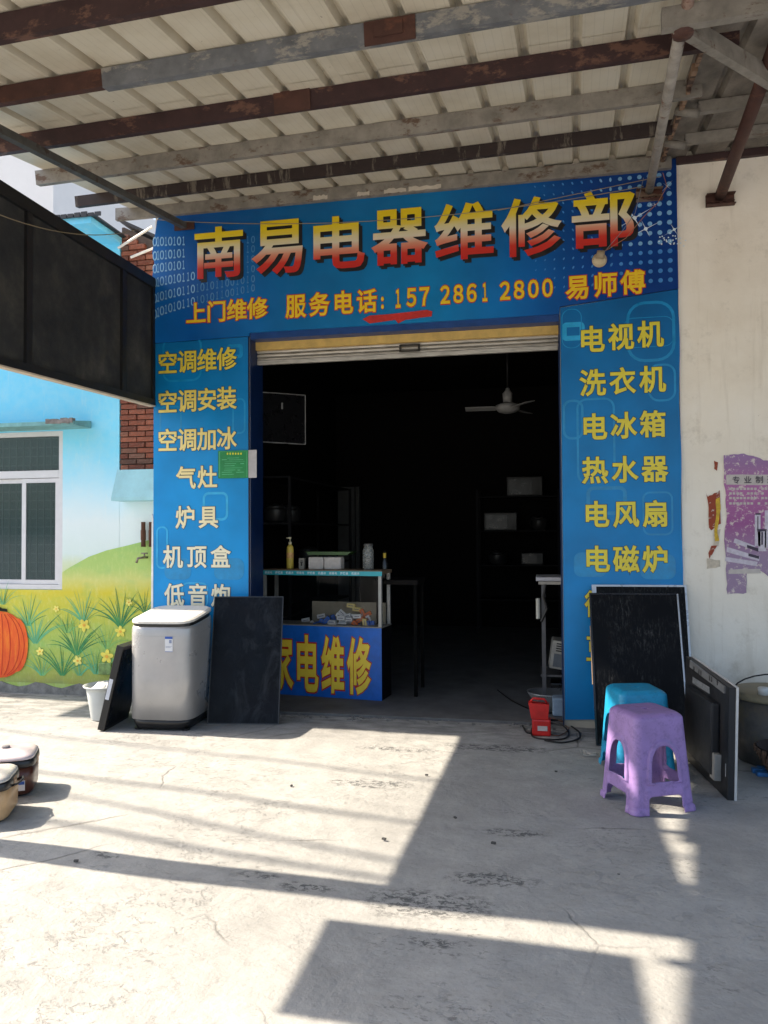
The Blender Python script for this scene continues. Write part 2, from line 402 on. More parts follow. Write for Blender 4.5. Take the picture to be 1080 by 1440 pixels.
# big title
title = NT('title_gradient'); tz = title.pos(); ttx = title.xyz('Generated')
grad = [(0, S(190, 32, 28)), (.20, S(200, 50, 36)), (.36, S(212, 140, 112)), (.50, S(216, 204, 178)), (.62, S(216, 202, 150)), (.72, S(222, 196, 70)), (.84, S(228, 198, 28)), (1, S(224, 190, 20))]
title.color(title.ramp(ttx[2], grad)).rough(.4)
shadow = simple('print_black', (.006, .006, .008), .45, bump=0)
TT = [('南', 274, 342, 319, 391), ('易', 354, 426, 310, 386), ('电', 441, 513, 304, 378), ('器', 522, 602, 294, 372), ('维', 611, 694, 285, 365), ('修', 705, 790, 277, 360), ('部', 804, 893, 268.5, 348)]
for ch, x0, x1, y0, y1 in TT:
    a = zt(x0, (y0 + y1) / 2).x; b = zt(x1, (y0 + y1) / 2).x; c = zt((x0 + x1) / 2, y0).z; d = zt((x0 + x1) / 2, y1).z
    for nm, mt, dx, dz, y in (('title_shadow', shadow, .03, -.03, BY - .004), ('title_character', title.m, 0, 0, BY - .0065)):
        bm = NB(); put(bm, ch, .021, (a + b) / 2, (c + d) / 2, b - a, c - d, y, em=False, dx=dx, dz=dz)
        if nm == 'title_shadow': put(bm, ch, .021, (a + b) / 2, (c + d) / 2, b - a, c - d, y + .001, em=False, dx=dx * .5, dz=dz * .5)
        obj(nm, bm, mt, sign)
yel = simple('print_yellow', S(232, 192, 30), .4, var=.06, bump=0); redp = simple('print_red', S(190, 40, 22), .4, var=.05, bump=0)
def run(chars, x0, x1, ya, yb, hpx, em=True, bold=.024, ol=.055, wpx=None, name='lettering', label=None, mats=(None, None), parent=None, Y=None, dark_only=False):
    """characters spread from x0 to x1 (photo columns of first and last centre); row centre ya..yb"""
    Y = BY if Y is None else Y; n = len(chars); bo, bi = NB(), NB()
    for i, ch in enumerate(chars):
        if ch == ' ': continue
        t_ = i / max(1, n - 1); px = x0 + (x1 - x0) * t_; py = ya + (yb - ya) * t_
        c = PY(px, py, Y); t = PY(px, py - hpx / 2, Y).z - PY(px, py + hpx / 2, Y).z
        ww = (PY(px + (wpx or hpx) / 2, py, Y).x - PY(px - (wpx or hpx) / 2, py, Y).x)
        if em is False and ch in '1:': ww *= .5
        if ol: put(bo, ch, ol, c.x, c.z, ww * (1 + (0 if em else .1)), t * (1 + (0 if em else .1)), Y - .003, em)
        put(bi, ch, bold, c.x, c.z, ww, t, Y - .005, em)
    if ol: obj(name + '_outline', bo, mats[1] or redp, parent or sign)
    else: bo.free()
    return obj(name, bi, mats[0] or yel, parent or sign, label=label)
run('上门维修', 276, 362, 441, 434, 27, wpx=24, label='small yellow characters')
run('服务电话', 416, 516, 431, 424, 30, wpx=24, label='small yellow characters')
run(':', 538, 538, 426, 426, 17, em=False, wpx=8, bold=.03, ol=.07)
run('157', 560, 597, 420, 417, 26, em=False, wpx=14, bold=.03, ol=.062)
run('2861', 626, 682, 414.5, 411, 26, em=False, wpx=14, bold=.03, ol=.062)
run('2800', 710, 770, 409, 405, 26, em=False, wpx=15, bold=.03, ol=.062)
run('易师傅', 812.5, 890, 404.5, 397.5, 31, wpx=29, label='three yellow characters at the right end')
# torn red sticker above the door
rs = NB(); P0 = []
top = [(510, 449), (520, 444), (548, 442), (575, 439), (600, 436), (608, 438)]; bot = [(607, 445), (590, 447), (570, 450), (560, 455), (556, 450), (535, 453), (520, 455)]
flat(rs, [(zt(*p).x, zt(*p).z) for p in top + bot], BY - .006, BY - .001)
tag(obj('torn_sticker', rs, simple('faded_red_paper', S(190, 40, 34), .7, var=.25)), 'torn strip of red paper stuck under the phone number', 'sticker')

# side banners
def side(name, label, x0, x1, ztop_l, ztop_r, zb):
    t = thing(name, label, 'sign', ((x0 + x1) / 2, 0, zb)); return t
lb = side('side_banner', 'tall blue banner left of the door listing air conditioning and stove repairs', XL, DX0, 3.12, 3.13, 0)
bm = NB()
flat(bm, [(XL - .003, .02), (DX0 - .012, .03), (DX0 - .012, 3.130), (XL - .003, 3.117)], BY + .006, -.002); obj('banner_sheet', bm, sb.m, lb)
bm = NB(); flat(bm, [(DX0 - .012, .03), (DX0 - .0075, .03), (DX0 - .0075, HH - .01), (DX0 - .012, HH - .01)], BY + .004, -.002); obj('banner_edge', bm, reveal, lb)
bm = NB(); flat(bm, [(XL - .026, .3), (XL - .004, .3), (XL - .004, 1.62), (XL - .018, 1.66)], BY + .004, -.004)
obj('white_edge', bm, simple('edge_white', (.75, .75, .73), .6), lb)
rb = side('side_banner', 'tall blue banner right of the door listing television and fridge repairs', DX1, XR, 3.2, 3.3, 0)
bm = NB(); es = [(XR + .005 * math.sin(i * .9) * (.4 + i / 30), .10 + i * .123) for i in range(26)]
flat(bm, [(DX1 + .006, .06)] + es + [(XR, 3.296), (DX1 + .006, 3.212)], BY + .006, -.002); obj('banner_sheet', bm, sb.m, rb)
lyel = NT('print_yellow_fade'); lz = lyel.maprange(lyel.pos()[2], 1.3, 2.9)
lyel.color(lyel.ramp(lz, [(0, S(226, 222, 196)), (.45, S(228, 212, 150)), (1, S(222, 200, 70))])).rough(.4)
ryel = simple('print_yellow_soft', S(222, 206, 62), .4, var=.08, bump=0)
dkol = simple('print_deep_blue', S(10, 50, 70), .4, bump=0)
YB = BY + .006
for s_, x0, x1, ya, yb in (('空调维修', 236, 319, 511, 505), ('空调安装', 236, 319, 566, 560.5), ('空调加冰', 236, 319, 620, 617), ('气灶', 262, 292, 672.5, 671.5), ('炉具', 261, 293.5, 728, 727.6), ('机顶盒', 243.5, 310.5, 783.5, 783.5), ('低音炮', 245.5, 311, 837, 838)):
    run(s_, x0, x1, ya, yb, 29, wpx=23.5, bold=.022, ol=.04, mats=(lyel.m, dkol), parent=lb, Y=YB)
for s_, x0, x1, ya, yb in (('电视机', 832, 914.5, 478, 470.5), ('洗衣机', 833.4, 917.5, 539, 534), ('电冰箱', 835.5, 918, 601, 597), ('热水器', 836.5, 920.5, 662, 659.6), ('电风扇', 838.6, 922, 724, 723), ('电磁炉', 839.5, 921.5, 787, 787), ('微波炉', 841, 922, 850, 850.5), ('豆浆机', 842, 923, 913, 914.5)):
    run(s_, x0, x1, ya, yb, 34, wpx=31, bold=.026, ol=.044, mats=(ryel, dkol), parent=rb, Y=YB)
# faint rounded circuit outlines printed on the banners
circ = simple('print_circuit_blue', S(36, 162, 216), .35, bump=0); circd = simple('print_circuit_dim', S(10, 134, 192), .35, bump=0)
def rrect(bm, x, z, w_, h_, r, t, y):
    def loop(w2, h2, r2):
        o = []
        for cx, cz, a0 in ((x + w2 / 2 - r2, z + h2 / 2 - r2, 0), (x - w2 / 2 + r2, z + h2 / 2 - r2, 90), (x - w2 / 2 + r2, z - h2 / 2 + r2, 180), (x + w2 / 2 - r2, z - h2 / 2 + r2, 270)):
            for k in range(6): a = R(a0 + 18 * k); o.append((cx + r2 * math.cos(a), cz + r2 * math.sin(a)))
        return o
    if t <= 0:
        bm.faces.new([bm.verts.new((a, y, b)) for a, b in loop(w_, h_, r)]); return
    A = [bm.verts.new((a, y, b)) for a, b in loop(w_, h_, r)]; B = [bm.verts.new((a, y, b)) for a, b in loop(w_ - 2 * t, h_ - 2 * t, max(.004, r - t))]
    for k in range(len(A)): bm.faces.new((A[k], A[(k + 1) % len(A)], B[(k + 1) % len(A)], B[k]))
def circuits(par, x0, x1, z0, z1, lst):
    for k, (px, py, wpx, hpx, rpx, tpx, mt) in enumerate(lst):
        p = PY(px, py, YB); s_ = 5.9 / F if px > 600 else 6.5 / F
        w_, h_ = wpx * s_, hpx * s_
        w_ = min(w_, 2 * (p.x - x0) - .01, 2 * (x1 - p.x) - .01)
        if w_ < .05: continue
        bm = NB(); rrect(bm, p.x, p.z, w_, h_, min(rpx * s_, w_ * .45), tpx * s_, YB - .0004 - .0002 * k); obj('printed_loop', bm, mt, par)
circuits(rb, DX1 + .01, XR - .02, 0, 3.2, [(806, 466, 32, 26, 7, 7, circ), (804, 462, 76, 56, 14, 1.3, circd), (915, 466, 104, 84, 24, 4, circd), (912, 467, 66, 42, 12, 1.2, circd), (931, 538, 66, 52, 14, 3, circd), (806, 590, 46, 56, 12, 3.4, circd), (838, 620, 52, 120, 14, 3, circd), (958, 670, 36, 120, 14, 3.5, circd), (853, 704, 54, 40, 10, 5, circd), (925, 722, 40, 60, 10, 2.5, circd), (964, 768, 26, 66, 10, 3.5, circ), (830, 794, 44, 34, 10, 0, circd), (925, 797, 46, 34, 10, 0, circd), (960, 600, 30, 50, 8, 4, circd)])
circuits(lb, XL + .01, DX0 - .03, 0, 3.1, [(256, 505, 60, 64, 14, 3, circd), (330, 494, 24, 20, 5, 5, circd), (336, 585, 34, 50, 8, 2.5, circd), (240, 600, 34, 60, 10, 2.5, circd), (303, 712, 38, 40, 9, 3.5, circ), (228, 770, 18, 60, 8, 2.5, circ), (322, 800, 44, 30, 10, 0, circd), (250, 800, 40, 30, 10, 0, circd), (274, 837, 40, 36, 10, 2, circ)])
circuits(sign, XL + .01, XR - .02, 3.2, 4.4, [(228, 332, 16, 30, 6, 1.4, circd), (262, 318, 26, 20, 5, 1.6, circd)])
# licence card
lic = thing('licence_card', 'small green printed notice stuck on the left banner beside the door', 'notice', PY(330, 655, YB))
def pquad(bm, x0, x1, y0, y1, Y, th): a = PY(x0, y1, Y); b = PY(x1, y0, Y); box(bm, a.x, b.x, Y - th, Y - .0003, a.z, b.z)
bm = NB(); pquad(bm, 307, 349, 633, 673, YB - .007, .004); obj('card', bm, simple('card_green', S(14, 128, 66), .35, bump=0), lic)
bm = NB()
for x0, x1, y0, y1 in ((309, 347.5, 634.3, 635.1), (309, 347.5, 671, 671.8), (308.6, 309.3, 635, 671), (347, 347.6, 635, 671)): pquad(bm, x0, x1, y0, y1, YB - .0115, .001)
for y, segs in ((644, [(320, 336)]), (646.5, [(312, 319), (322, 342)]), (649, [(316, 344)]), (652, [(316, 332), (338, 343)]), (655, [(315, 330)]), (658, [(316, 341)]), (661, [(315, 331), (334, 338)]), (664, [(312, 326), (332, 343)]), (667, [(312, 329)])):
    for a, b in segs: pquad(bm, a, b, y - .5, y + .5, YB - .0115, .001)
obj('card_print', bm, simple('card_pale_green', S(90, 180, 130), .4, bump=0), lic)
bm = NB()
for k in range(6): pquad(bm, 319 + k * 3.8, 321 + k * 3.8, 636.6, 639.4, YB - .0115, .001)
obj('card_heading', bm, simple('card_yellow', S(200, 200, 40), .4, bump=0), lic)
bm = NB(); pquad(bm, 349.6, 361, 632.5, 672, YB - .007, .004); tag(obj('paper_slip', bm, simple('grey_paper', S(176, 174, 178), .7)), 'grey white slip of card sticking out beside the green notice', 'card')

# ================================================================ CANOPY
CO = Vector((-1, 0, 4.32)); SL = math.atan(.155)
canopy = thing('metal_canopy', 'sloping corrugated steel canopy on rusty purlins over the shop front', 'canopy', CO, (SL, 0, R(-2.7)), local=True)
Mc = Matrix.Translation(CO) @ Matrix.Rotation(R(-2.7), 4, 'Z') @ Matrix.Rotation(SL, 4, 'X'); Mci = Mc.inverted()
XC0, XC1 = -2.42, 2.09                                    # local ends of the roof sheets
cm = NT('cream_sheet')
cn = cm.noise(2.5, 7, .6); cc = cm.ramp(cn, [(.3, S(190, 180, 160)), (.55, S(206, 198, 180)), (.8, S(210, 204, 190))])
ru = cm.ramp(cm.noise(3.0, 6, .7, cm.co((2.2, .35, 1))), [(.60, 0.0), (.78, .5)]); cc = cm.mix(ru, cc, S(165, 128, 84))
sp = cm.ramp(cm.noise(30, 3, .5), [(.72, 0.0), (.76, .6)]); cc = cm.mix(sp, cc, S(90, 60, 40))
fine = cm.ramp(cm.math('FRACT', cm.math('MULTIPLY', cm.xyz()[0], 22.2)), [(0, .86), (.07, 1.0), (.95, 1.0), (1, .86)])
cm.color(cm.mix(1.0, cc, fine, 'MULTIPLY')).rough(.5); cm.bump(cm.noise(1.8, 3, .5, cm.co((3, .6, 1))), .2, .02)
def sheet(x0, ribs, y0, y1, zoff, pitch=.27):
    prof = []
    for i in range(ribs):
        b = x0 + i * pitch
        prof += [(b, 0), (b + .190, 0), (b + .206, .042), (b + .232, .042), (b + .250, 0)]
    prof += [(x0 + ribs * pitch + .04, 0)]
    bm = NB()
    lo = [(x, z + zoff) for x, z in prof]; hi = [(x, z + zoff + .0015) for x, z in prof]
    for s_ in (lo, hi):
        A = [bm.verts.new((x, y0, z)) for x, z in s_]; B = [bm.verts.new((x, y1, z)) for x, z in s_]
        for i in range(len(A) - 1): bm.faces.new((A[i], A[i + 1], B[i + 1], B[i]))
        for e_, yy in ((A, y0), (B, y1)):
            pass
    return bm
x = XC0; k = 0
while x < XC1 - .1:
    n = min(3, int(round((XC1 - x) / .27))); n = max(n, 1)
    for y0, y1, dz in ((-2.03, .13, 0), (-5.2, -1.98, .003)):
        bm = sheet(x, n, y0, y1, dz + .0012 * (k % 2))
        if y1 < 0:                                          # the outer sheets are cut back a little at the left end
            for v in bm.verts: v.co.x = max(v.co.x, XC0 + .055)
        o = obj('roof_sheet', bm, cm.m, canopy, recalc=False)
    x += n * .27; k += 1
def rusty(name, c0, c1, amt, streak=False):
    t = NT(name); f = t.noise(5, 8, .7, t.co((1, 2, 2) if not streak else (2.6, 1, .5)))
    a = t.ramp(t.noise(9, 6, .65), [(.3, tuple(v * .7 for v in c0)), (.7, tuple(v * 1.25 for v in c0))])
    cc = t.mix(t.ramp(f, [(amt - .03, 1.0), (amt + .04, 0.0)]), a, c1)
    cc = t.mix(t.ramp(t.noise(24, 5, .7), [(.62, 0.0), (.7, .35)]), cc, S(90, 46, 28))
    t.color(cc).rough(.68).metal(.15); t.bump(t.noise(40, 5), .3, .004); return t.m
purple = rusty('oxide_painted_steel', S(58, 37, 37), S(104, 74, 62), .40)
galv = rusty('weathered_galvanised', S(136, 130, 121), S(98, 78, 64), .41)
zinc = rusty('mottled_zinc', S(108, 110, 114), S(150, 146, 138), .45)
darkp = rusty('peeling_dark_steel', S(46, 34, 32), S(104, 96, 86), .41, True)
deep = rusty('deep_rust_steel', S(74, 46, 38), S(96, 60, 46), .42)
# purlins: C channels running along the shop front
def purlin(y, x0, x1, hgt, m, label=None, tilt=0.0, name='purlin', wd=.05):
    bm = NB(); t = .004
    for a in (box(bm, x0, x1, y - wd / 2, y - wd / 2 + t, -hgt, -.002), box(bm, x0, x1, y - wd / 2 + t, y + wd / 2, -hgt, -hgt + t), box(bm, x0, x1, y - wd / 2 + t, y + wd / 2, -.002 - t, -.002), box(bm, x0, x1, y + wd / 2 - t, y + wd / 2, -hgt + t, -hgt + .018)): pass
    return obj(name, bm, m, canopy, label=label)
def lx(px, py, yl):    # local x of a photo point on the canopy's purlin row yl
    r = ray(px, py); o_ = Mci @ CAM; d_ = (Mci.to_3x3() @ r); t = (yl - o_.y) / d_.y; return (o_ + d_ * t).x
Y1, Y2, Y3, Y4, Y5 = -.64, -1.28, -1.91, -2.52, -3.14
purlin(Y1, lx(107, 272, Y1), 1.93, .085, darkp, 'dark brown purlin with pale streaks')
purlin(Y2, lx(52, 240, Y2), 2.02, .10, galv, 'grey galvanised purlin')
purlin(Y3, XC0 + .02, 2.1, .10, purple, 'purplish brown purlin')
p3j = lx(415, 135, Y3)
bm = NB(); box(bm, p3j - .12, p3j + .10, Y3 - .034, Y3 - .0255, -.112, .004); obj('splice_plate', bm, deep, canopy)
xs_ = lx(150, 85, Y4)
purlin(Y4, XC0 + .02, xs_ + .02, .088, deep, 'rusty brown end of the galvanised purlin')
purlin(Y4, xs_ - .02, 2.2, .098, zinc, 'mottled zinc purlin with a rusty joint', wd=.056)
xj = lx(548, 32, Y4)
bm = NB(); box(bm, xj - .12, xj + .13, Y4 - .036, Y4 - .029, -.112, -.004); box(bm, xj - .07, xj + .07, Y4 - .042, Y4 - .0365, -.08, -.02); obj('splice_plate', bm, deep, canopy)
purlin(Y5, XC0 + .10, 2.1, .11, purple, 'purplish brown purlin')
purlin(-3.78, XC0 + .10, 2.1, .1, galv); purlin(-4.5, XC0 + .02, 2.1, .1, purple); purlin(-5.1, XC0 + .02, 2.1, .1, galv)
# wall plate parallel to the wall (built in place, not in the canopy's tilt)
plate = thing('wall_plate_beam', 'grey wall beam carrying the back edge of the canopy above the sign', 'beam', (-1, -.05, 4.2))
bm = NB()
z0, z1 = 4.200, 4.302
box(bm, PY(163, 300, -.06).x, 1.00, -.070, -.064, z0, z1); box(bm, PY(163, 300, -.06).x, 1.00, -.064, -.031, z0, z0 + .006)
obj('beam', bm, galv, plate)
bm = NB()
for x, s in ((-1.72, .06), (-1.10, .09), (-.86, .13), (-1.36, .05)):
    n = 9; flat(bm, [(x - s + 2 * s * i / n, z0 + .006 + .008 * random.random()) for i in range(n + 1)] + [(x + s - 2 * s * i / n, z0 + .034 + .014 * random.random()) for i in range(n + 1)], -.0712, -.0703)
obj('peeling_paper', bm, simple('old_paper', S(190, 180, 165), .9), plate)
# mortar fillet on top of the beam: wall above sheets is the front wall itself
# rafter tube along the left end, under the purlins
def rafter(name, label, cat, P, Q, rad, m, n=10, square=False, plates=None):
    t = thing(name, label, cat, Vector(P)); bm = NB()
    if square: bar(bm, P, Q, rad * 2, rad * 2)
    else: tube(bm, [Vector(P), Vector(P).lerp(Vector(Q), .5), Vector(Q)], rad, n)
    obj('tube', bm, m, t, smooth=not square); return t
rl = PX(268, 325, -2.93)
raf = rafter('canopy_rafter', 'thin dark square tube under the left end of the canopy', 'rafter', (-2.93, -.035, rl.z), (-2.97, -4.9, 3.37), .024, rusty('grimy_steel', S(86, 84, 80), S(70, 56, 46), .4), square=True)
bm = NB(); box(bm, -3.02, -2.84, -.045, -.031, rl.z - .035, rl.z + .03); obj('bracket', bm, deep, raf)
# right hand rafters (round tubes) with their wall brackets
def tube_brace(label, px, py, Xb, far, m, rad, bw):
    Bp = PY(px, py, -.05); t = thing('brace_tube', label, 'brace', Bp, group=None)
    bm = NB(); tube(bm, [Bp, Bp.lerp(Vector(far), .5), Vector(far) ], rad, 12); obj('tube', bm, m, t, smooth=True)
    bm = NB(); z = Bp.z - .03
    box(bm, Bp.x - bw, Bp.x + bw, -.034, -.0305, z - .045, z + .045); box(bm, Bp.x - bw, Bp.x + bw, -.085, -.034, z + .035, z + .041); box(bm, Bp.x - bw, Bp.x + bw, -.085, -.034, z - .045, z - .039)
    box(bm, Bp.x - bw, Bp.x + bw, -.048, -.034, z - .012, z - .004)
    o = obj('bracket', bm, deep if 'brown' in label else rusty('rust_stained_channel', S(120, 100, 84), S(80, 46, 34), .5), t)
    bm = NB()
    for s_ in (-.5, 0, .5):
        tube(bm, [(Bp.x + bw * s_, -.036, z - .025), (Bp.x + bw * s_, -.055, z - .025)], .012, 6)
    obj('bolt', bm, deep, t, kind='stuff')
    return t, Bp
FA = PY(958, 38, -2.36)
ta, bA = tube_brace('grey round brace tube rising from the bracket on the banner', 913, 268, 0, FA, rusty('grey_tube_steel', S(150, 144, 136), S(110, 80, 64), .38), .030, .095)
FB = PY(1092, 60, -1.9)
tb, bB = tube_brace('dark brown brace tube rising from the bracket on the plaster wall', 1013, 275, 0, FB, deep, .040, .1)
FC = PY(1120, 134, -1.36)
th = thing('channel_brace', 'pale galvanised channel slanting from the grey tube to the brown tube', 'brace', FA)
bm = NB(); d = (FC - FA).normalized(); bar(bm, FA - d * .05 + Vector((0, -.03, -.01)), FC + Vector((0, 0, .0)), .045, .09)
obj('channel', bm, galv, th)
bm = NB(); bar(bm, FA - d * .04 + Vector((0, -.056, .012)), FC + Vector((0, -.03, .022)), .008, .012); bar(bm, FA - d * .04 + Vector((0, -.056, -.03)), FC + Vector((0, -.03, -.02)), .008, .012); obj('channel_lip', bm, galv, th)
bm = NB(); c = FA + Vector((0, -.035, -.02)); lathe(bm, [(.01, -.055), (.045, -.045), (.055, -.01), (.05, .02), (.02, .035)], c, 10); obj('weld_patch', bm, deep, th, smooth=True)
TB0 = PY(930, 30, -2.43); TB1 = TB0 + Vector((2.2, -.1, .02))
tt = thing('cross_tube', 'weathered square tube crossing behind the joint of the grey brace', 'beam', TB0)
bm = NB(); bar(bm, TB0, TB1, .05, .095); obj('tube', bm, galv, tt)
tv = thing('hanger_tube', 'short rusty tube standing up from the joint of the grey brace', 'tube', FA)
bm = NB(); tube(bm, [FA + Vector((.01, .0, .0)), FA + Vector((.012, -.3, .12))], .028, 10); obj('tube', bm, rusty('rusty_pale_tube', S(150, 128, 116), S(100, 60, 44), .45), tv, smooth=True)
# next canopy to the right, older and darker
nc = thing('neighbour_canopy', 'darker weathered canopy of the next shop at the right edge', 'canopy', (2.6, 0, 4.42), (SL, 0, R(-2.7)), local=True)
nm_ = NT('dirty_sheet'); nf = nm_.noise(4, 8, .7, nm_.co((1, .5, 1)))
nm_.color(nm_.ramp(nf, [(.3, S(70, 64, 58)), (.5, S(120, 112, 102)), (.7, S(150, 140, 128))])).rough(.7)
Mn = Matrix.Translation((2.6, 0, 4.33)) @ Matrix.Rotation(R(-2.7), 4, 'Z') @ Matrix.Rotation(SL, 4, 'X')
for i in range(5):
    o = obj('roof_sheet', sheet(-1.68 + i * .81, 3, -5, .02, -.11 - .0012 * (i % 2)), nm_.m, nc, recalc=False)
for y, m_, h_ in ((-.11, purple, .07), (-.62, galv, .09), (-1.2, galv, .09), (-2.9, galv, .1), (-3.9, deep, .1)):
    bm = NB(); box(bm, -1.56, 3.0, y - .03, y + .03, -.115 - h_ * .7, -.1135); obj('purlin', bm, m_, nc)
bm = NB()
for i in range(14): box(bm, -1.67 + .006 * math.sin(i * 3), -1.645, -.3 - i * .25, -.08 - i * .25, -.15 + .01 * math.sin(i), -.112)
obj('edge_trim', bm, rusty('rusted_trim', S(150, 120, 96), S(70, 50, 40), .5), nc)
for i, (yy, a) in enumerate(((-1.02, .35), (-.42, .5))):
    st = thing('pipe_stub', ('upper' if i == 0 else 'lower') + ' cut pipe end poking out between the two canopies', 'pipe', Mc @ Vector((1.98, yy, -.10)))
    c = Vector(st.location); bm = NB(); tube(bm, [c + Vector((-.07, .0, .03)), c + Vector((.05, -.05, -.03))], .026, 10); obj('pipe', bm, galv, st, smooth=True)

# ================================================================ HANGING SHADE SCREEN (left) and post
SX = XL - .012
scr = thing('shade_screen', 'dark framed shade cloth screen hanging under the left end of the canopy', 'screen', (SX, -1.3, 2.5))
blk = simple('black_frame', (.008, .008, .009), .5)
net = NT('shade_cloth'); nn = net.noise(3.2, 7, .65); net.color(net.ramp(nn, [(.32, (.012, .014, .017)), (.5, (.028, .029, .03)), (.62, (.05, .048, .043)), (.75, (.09, .084, .074))])).rough(.85)
net.bump(net.vor(160), .3, .003)
T0 = PX(217, 389, SX); B0 = PX(217, 571, SX); T1 = PX(0, 250, SX); B1 = PX(0, 514, SX)
def ztop(y): return T0.z - .03 + (y - T0.y) * (T1.z - T0.z) / (T1.y - T0.y)
def zbot(y): return B0.z + (y - B0.y) * (B1.z - B0.z) / (B1.y - B0.y)
YE = -2.70; yv = [PX(216, 480, SX).y - .02, PX(171, 450, SX).y, PX(37, 400, SX).y, -2.70]
yv[0] = -.035
def yrail(name, f, hgt, a=-.03, b=YE):
    bm = NB()
    vs = [bm.verts.new((x, y, f(y) + dz)) for y in (a, b) for x in (SX - .03, SX + .03) for dz in (-hgt, 0)]
    for q in ((0, 1, 3, 2), (4, 6, 7, 5), (0, 4, 5, 1), (2, 3, 7, 6), (0, 2, 6, 4), (1, 5, 7, 3)): bm.faces.new([vs[i] for i in q])
    return obj(name, bm, blk, scr)
yrail('frame_rail', lambda y: ztop(y), .085); yrail('frame_rail', lambda y: zbot(y) + .05, .05)
for i, y in enumerate(yv[:-1] + [YE + .03]):
    bm = NB(); ww = .028; box(bm, SX - .026, SX + .026, y - ww, y + ww, zbot(y) + .052, ztop(y) - .086); obj('frame_post', bm, blk, scr)
for a, b in zip(yv, yv[1:]):
    bm = NB(); a2, b2 = a - .029, b + .029
    vs = [bm.verts.new((x, y, z)) for x in (SX - .004, SX + .004) for y, z in ((a2, zbot(a2) + .051), (b2, zbot(b2) + .051), (b2, ztop(b2) - .086), (a2, ztop(a2) - .086))]
    bm.faces.new(vs[:4]); bm.faces.new(vs[4:][::-1])
    for i in range(4): bm.faces.new((vs[i], vs[(i + 1) % 4], vs[4 + (i + 1) % 4], vs[4 + i]))
    obj('screen_panel', bm, net.m, scr)
yrail('pale_bead', lambda y: zbot(y) - .001, .010).data.materials[0] = simple('pale_bead', S(196, 180, 160), .7)
bm = NB(); bar(bm, (-3.36, -2.73, 0), (-3.36, -2.73, 3.86), .17, .17, up=(1, 0, 0))
tag(obj('canopy_post', bm, galv), 'square steel post at the left front of the canopy', 'post')
sg = thing('end_signboard', 'small dark board hanging beyond the post of the canopy', 'board', (-3.22, -3.28, 2.3))
bm = NB(); box(bm, -3.25, -3.19, -3.58, -2.99, 2.33, 3.39); obj('board', bm, net.m, sg)
# overhead cables of the street, running high over the left
cab = simple('cable_black', (.02, .02, .02), .5)
def cable(label, a, b, rad, H=6.2):
    # a, b: places on the ground where the cable's shadow passes
    off = Vector((-SUN_TRAVEL.x / -SUN_TRAVEL.z * H, -SUN_TRAVEL.y / -SUN_TRAVEL.z * H, H)); A = Vector((a[0], a[1], 0)) + off; B = Vector((b[0], b[1], 0)) + off
    d = (B - A); P = A - d * 9; Q = B + d * 9
    pts = [P.lerp(Q, t / 24) for t in range(25)]
    for i, p in enumerate(pts): p.z += 1.2 * ((i - 12) / 12) ** 2
    bm = NB(); tube(bm, pts, rad, 5); tag(obj('overhead_cable', bm, cab), label, 'cable')
cable('lowest overhead street cable left of the canopy', (-2.497, -2.443), (-.667, -2.742), .024)
cable('second overhead street cable left of the canopy', (-2.65, -2.06), (-.707, -2.546), .02, 6.5)
cable('third overhead street cable left of the canopy', (-3.15, -1.68), (-.805, -2.06), .022, 6.9)
cable('highest overhead street cable left of the canopy', (-2.464, -1.09), (-.948, -1.353), .016, 7.3)

# ================================================================ MURAL HOUSE on the left
MY = .40
mural = thing('mural_house', 'low house with a painted cyan sky and meadow mural left of the shop', 'house', (-5.5, MY, 0))
mm = NT('mural_paint'); mp = mm.pos(); z_ = mm.math('ADD', mp[2], mm.math('MULTIPLY', mm.math('SUBTRACT', mm.noise(1.3, 5, .6), .5), .5))
k_ = 1.0
mc = mm.ramp(mm.maprange(z_, 0, 4.4), [(0, S(150, 180, 80, k_)), (.10, S(178, 196, 84, k_)), (.22, S(200, 206, 90, k_)), (.285, S(215, 232, 228, k_)), (.36, S(224, 238, 240, k_)), (.43, S(196, 234, 248, k_)), (.52, S(128, 222, 252, k_)), (1, S(108, 214, 252, k_))])
mc = mm.mix(mm.ramp(mm.noise(9, 8, .65), [(.35, .0), (.75, .22)]), mc, S(225, 235, 235))
mc = mm.mix(mm.ramp(mm.noise(5, 8, .7, mm.co((2.5, 1, .5))), [(.56, 0.0), (.72, .3)]), mc, S(236, 240, 238)); mm.color(mc).rough(.8).bump(mm.noise(18, 6), .2, .01)
XB = PY(168, 560, MY).x                                    # where paint gives way to bare brick
wx0, wx1 = PY(0, 720, MY).x - .42, PY(88, 720, MY).x; wz0 = PY(44, 829, MY).z; wz1 = PY(44, 607, MY).z
zr = 4.36
bm = NB()
box(bm, -8.3, wx0, MY, MY + .24, 0, PY(130, 304, -.10).z - .004); box(bm, wx1, XB, MY, MY + .24, 0, PY(130, 304, -.10).z - .004); box(bm, wx0, wx1, MY, MY + .24, 0, wz0); box(bm, wx0, wx1, MY, MY + .24, wz1, PY(130, 304, -.10).z - .004)
obj('painted_wall', bm, mm.m, mural)
slabz = PY(190, 705, MY).z
bm = NB(); box(bm, XB + .0005, -3.0, MY + .002, MY + .24, 0, slabz + .02); obj('painted_wall', bm, mm.m, mural)
mort = simple('dark_mortar', (.13, .10, .085), .95)
gab = [(XB, slabz + .02), (-3.0, slabz + .02), (-3.0, PY(230, 372, MY).z), (PY(172, 308, MY).x, zr - .01), (XB, zr - .01)]
bm = NB(); prism(bm, [(p[0], p[1]) for p in gab], 'y', MY + .035, MY + .24); obj('brick_core', bm, mort, mural)
bk = []
for i in range(3):
    bmm = NT('brick_red_%d' % i) if False else None
brm = NT('fired_brick'); oi = brm.n.new('ShaderNodeObjectInfo')
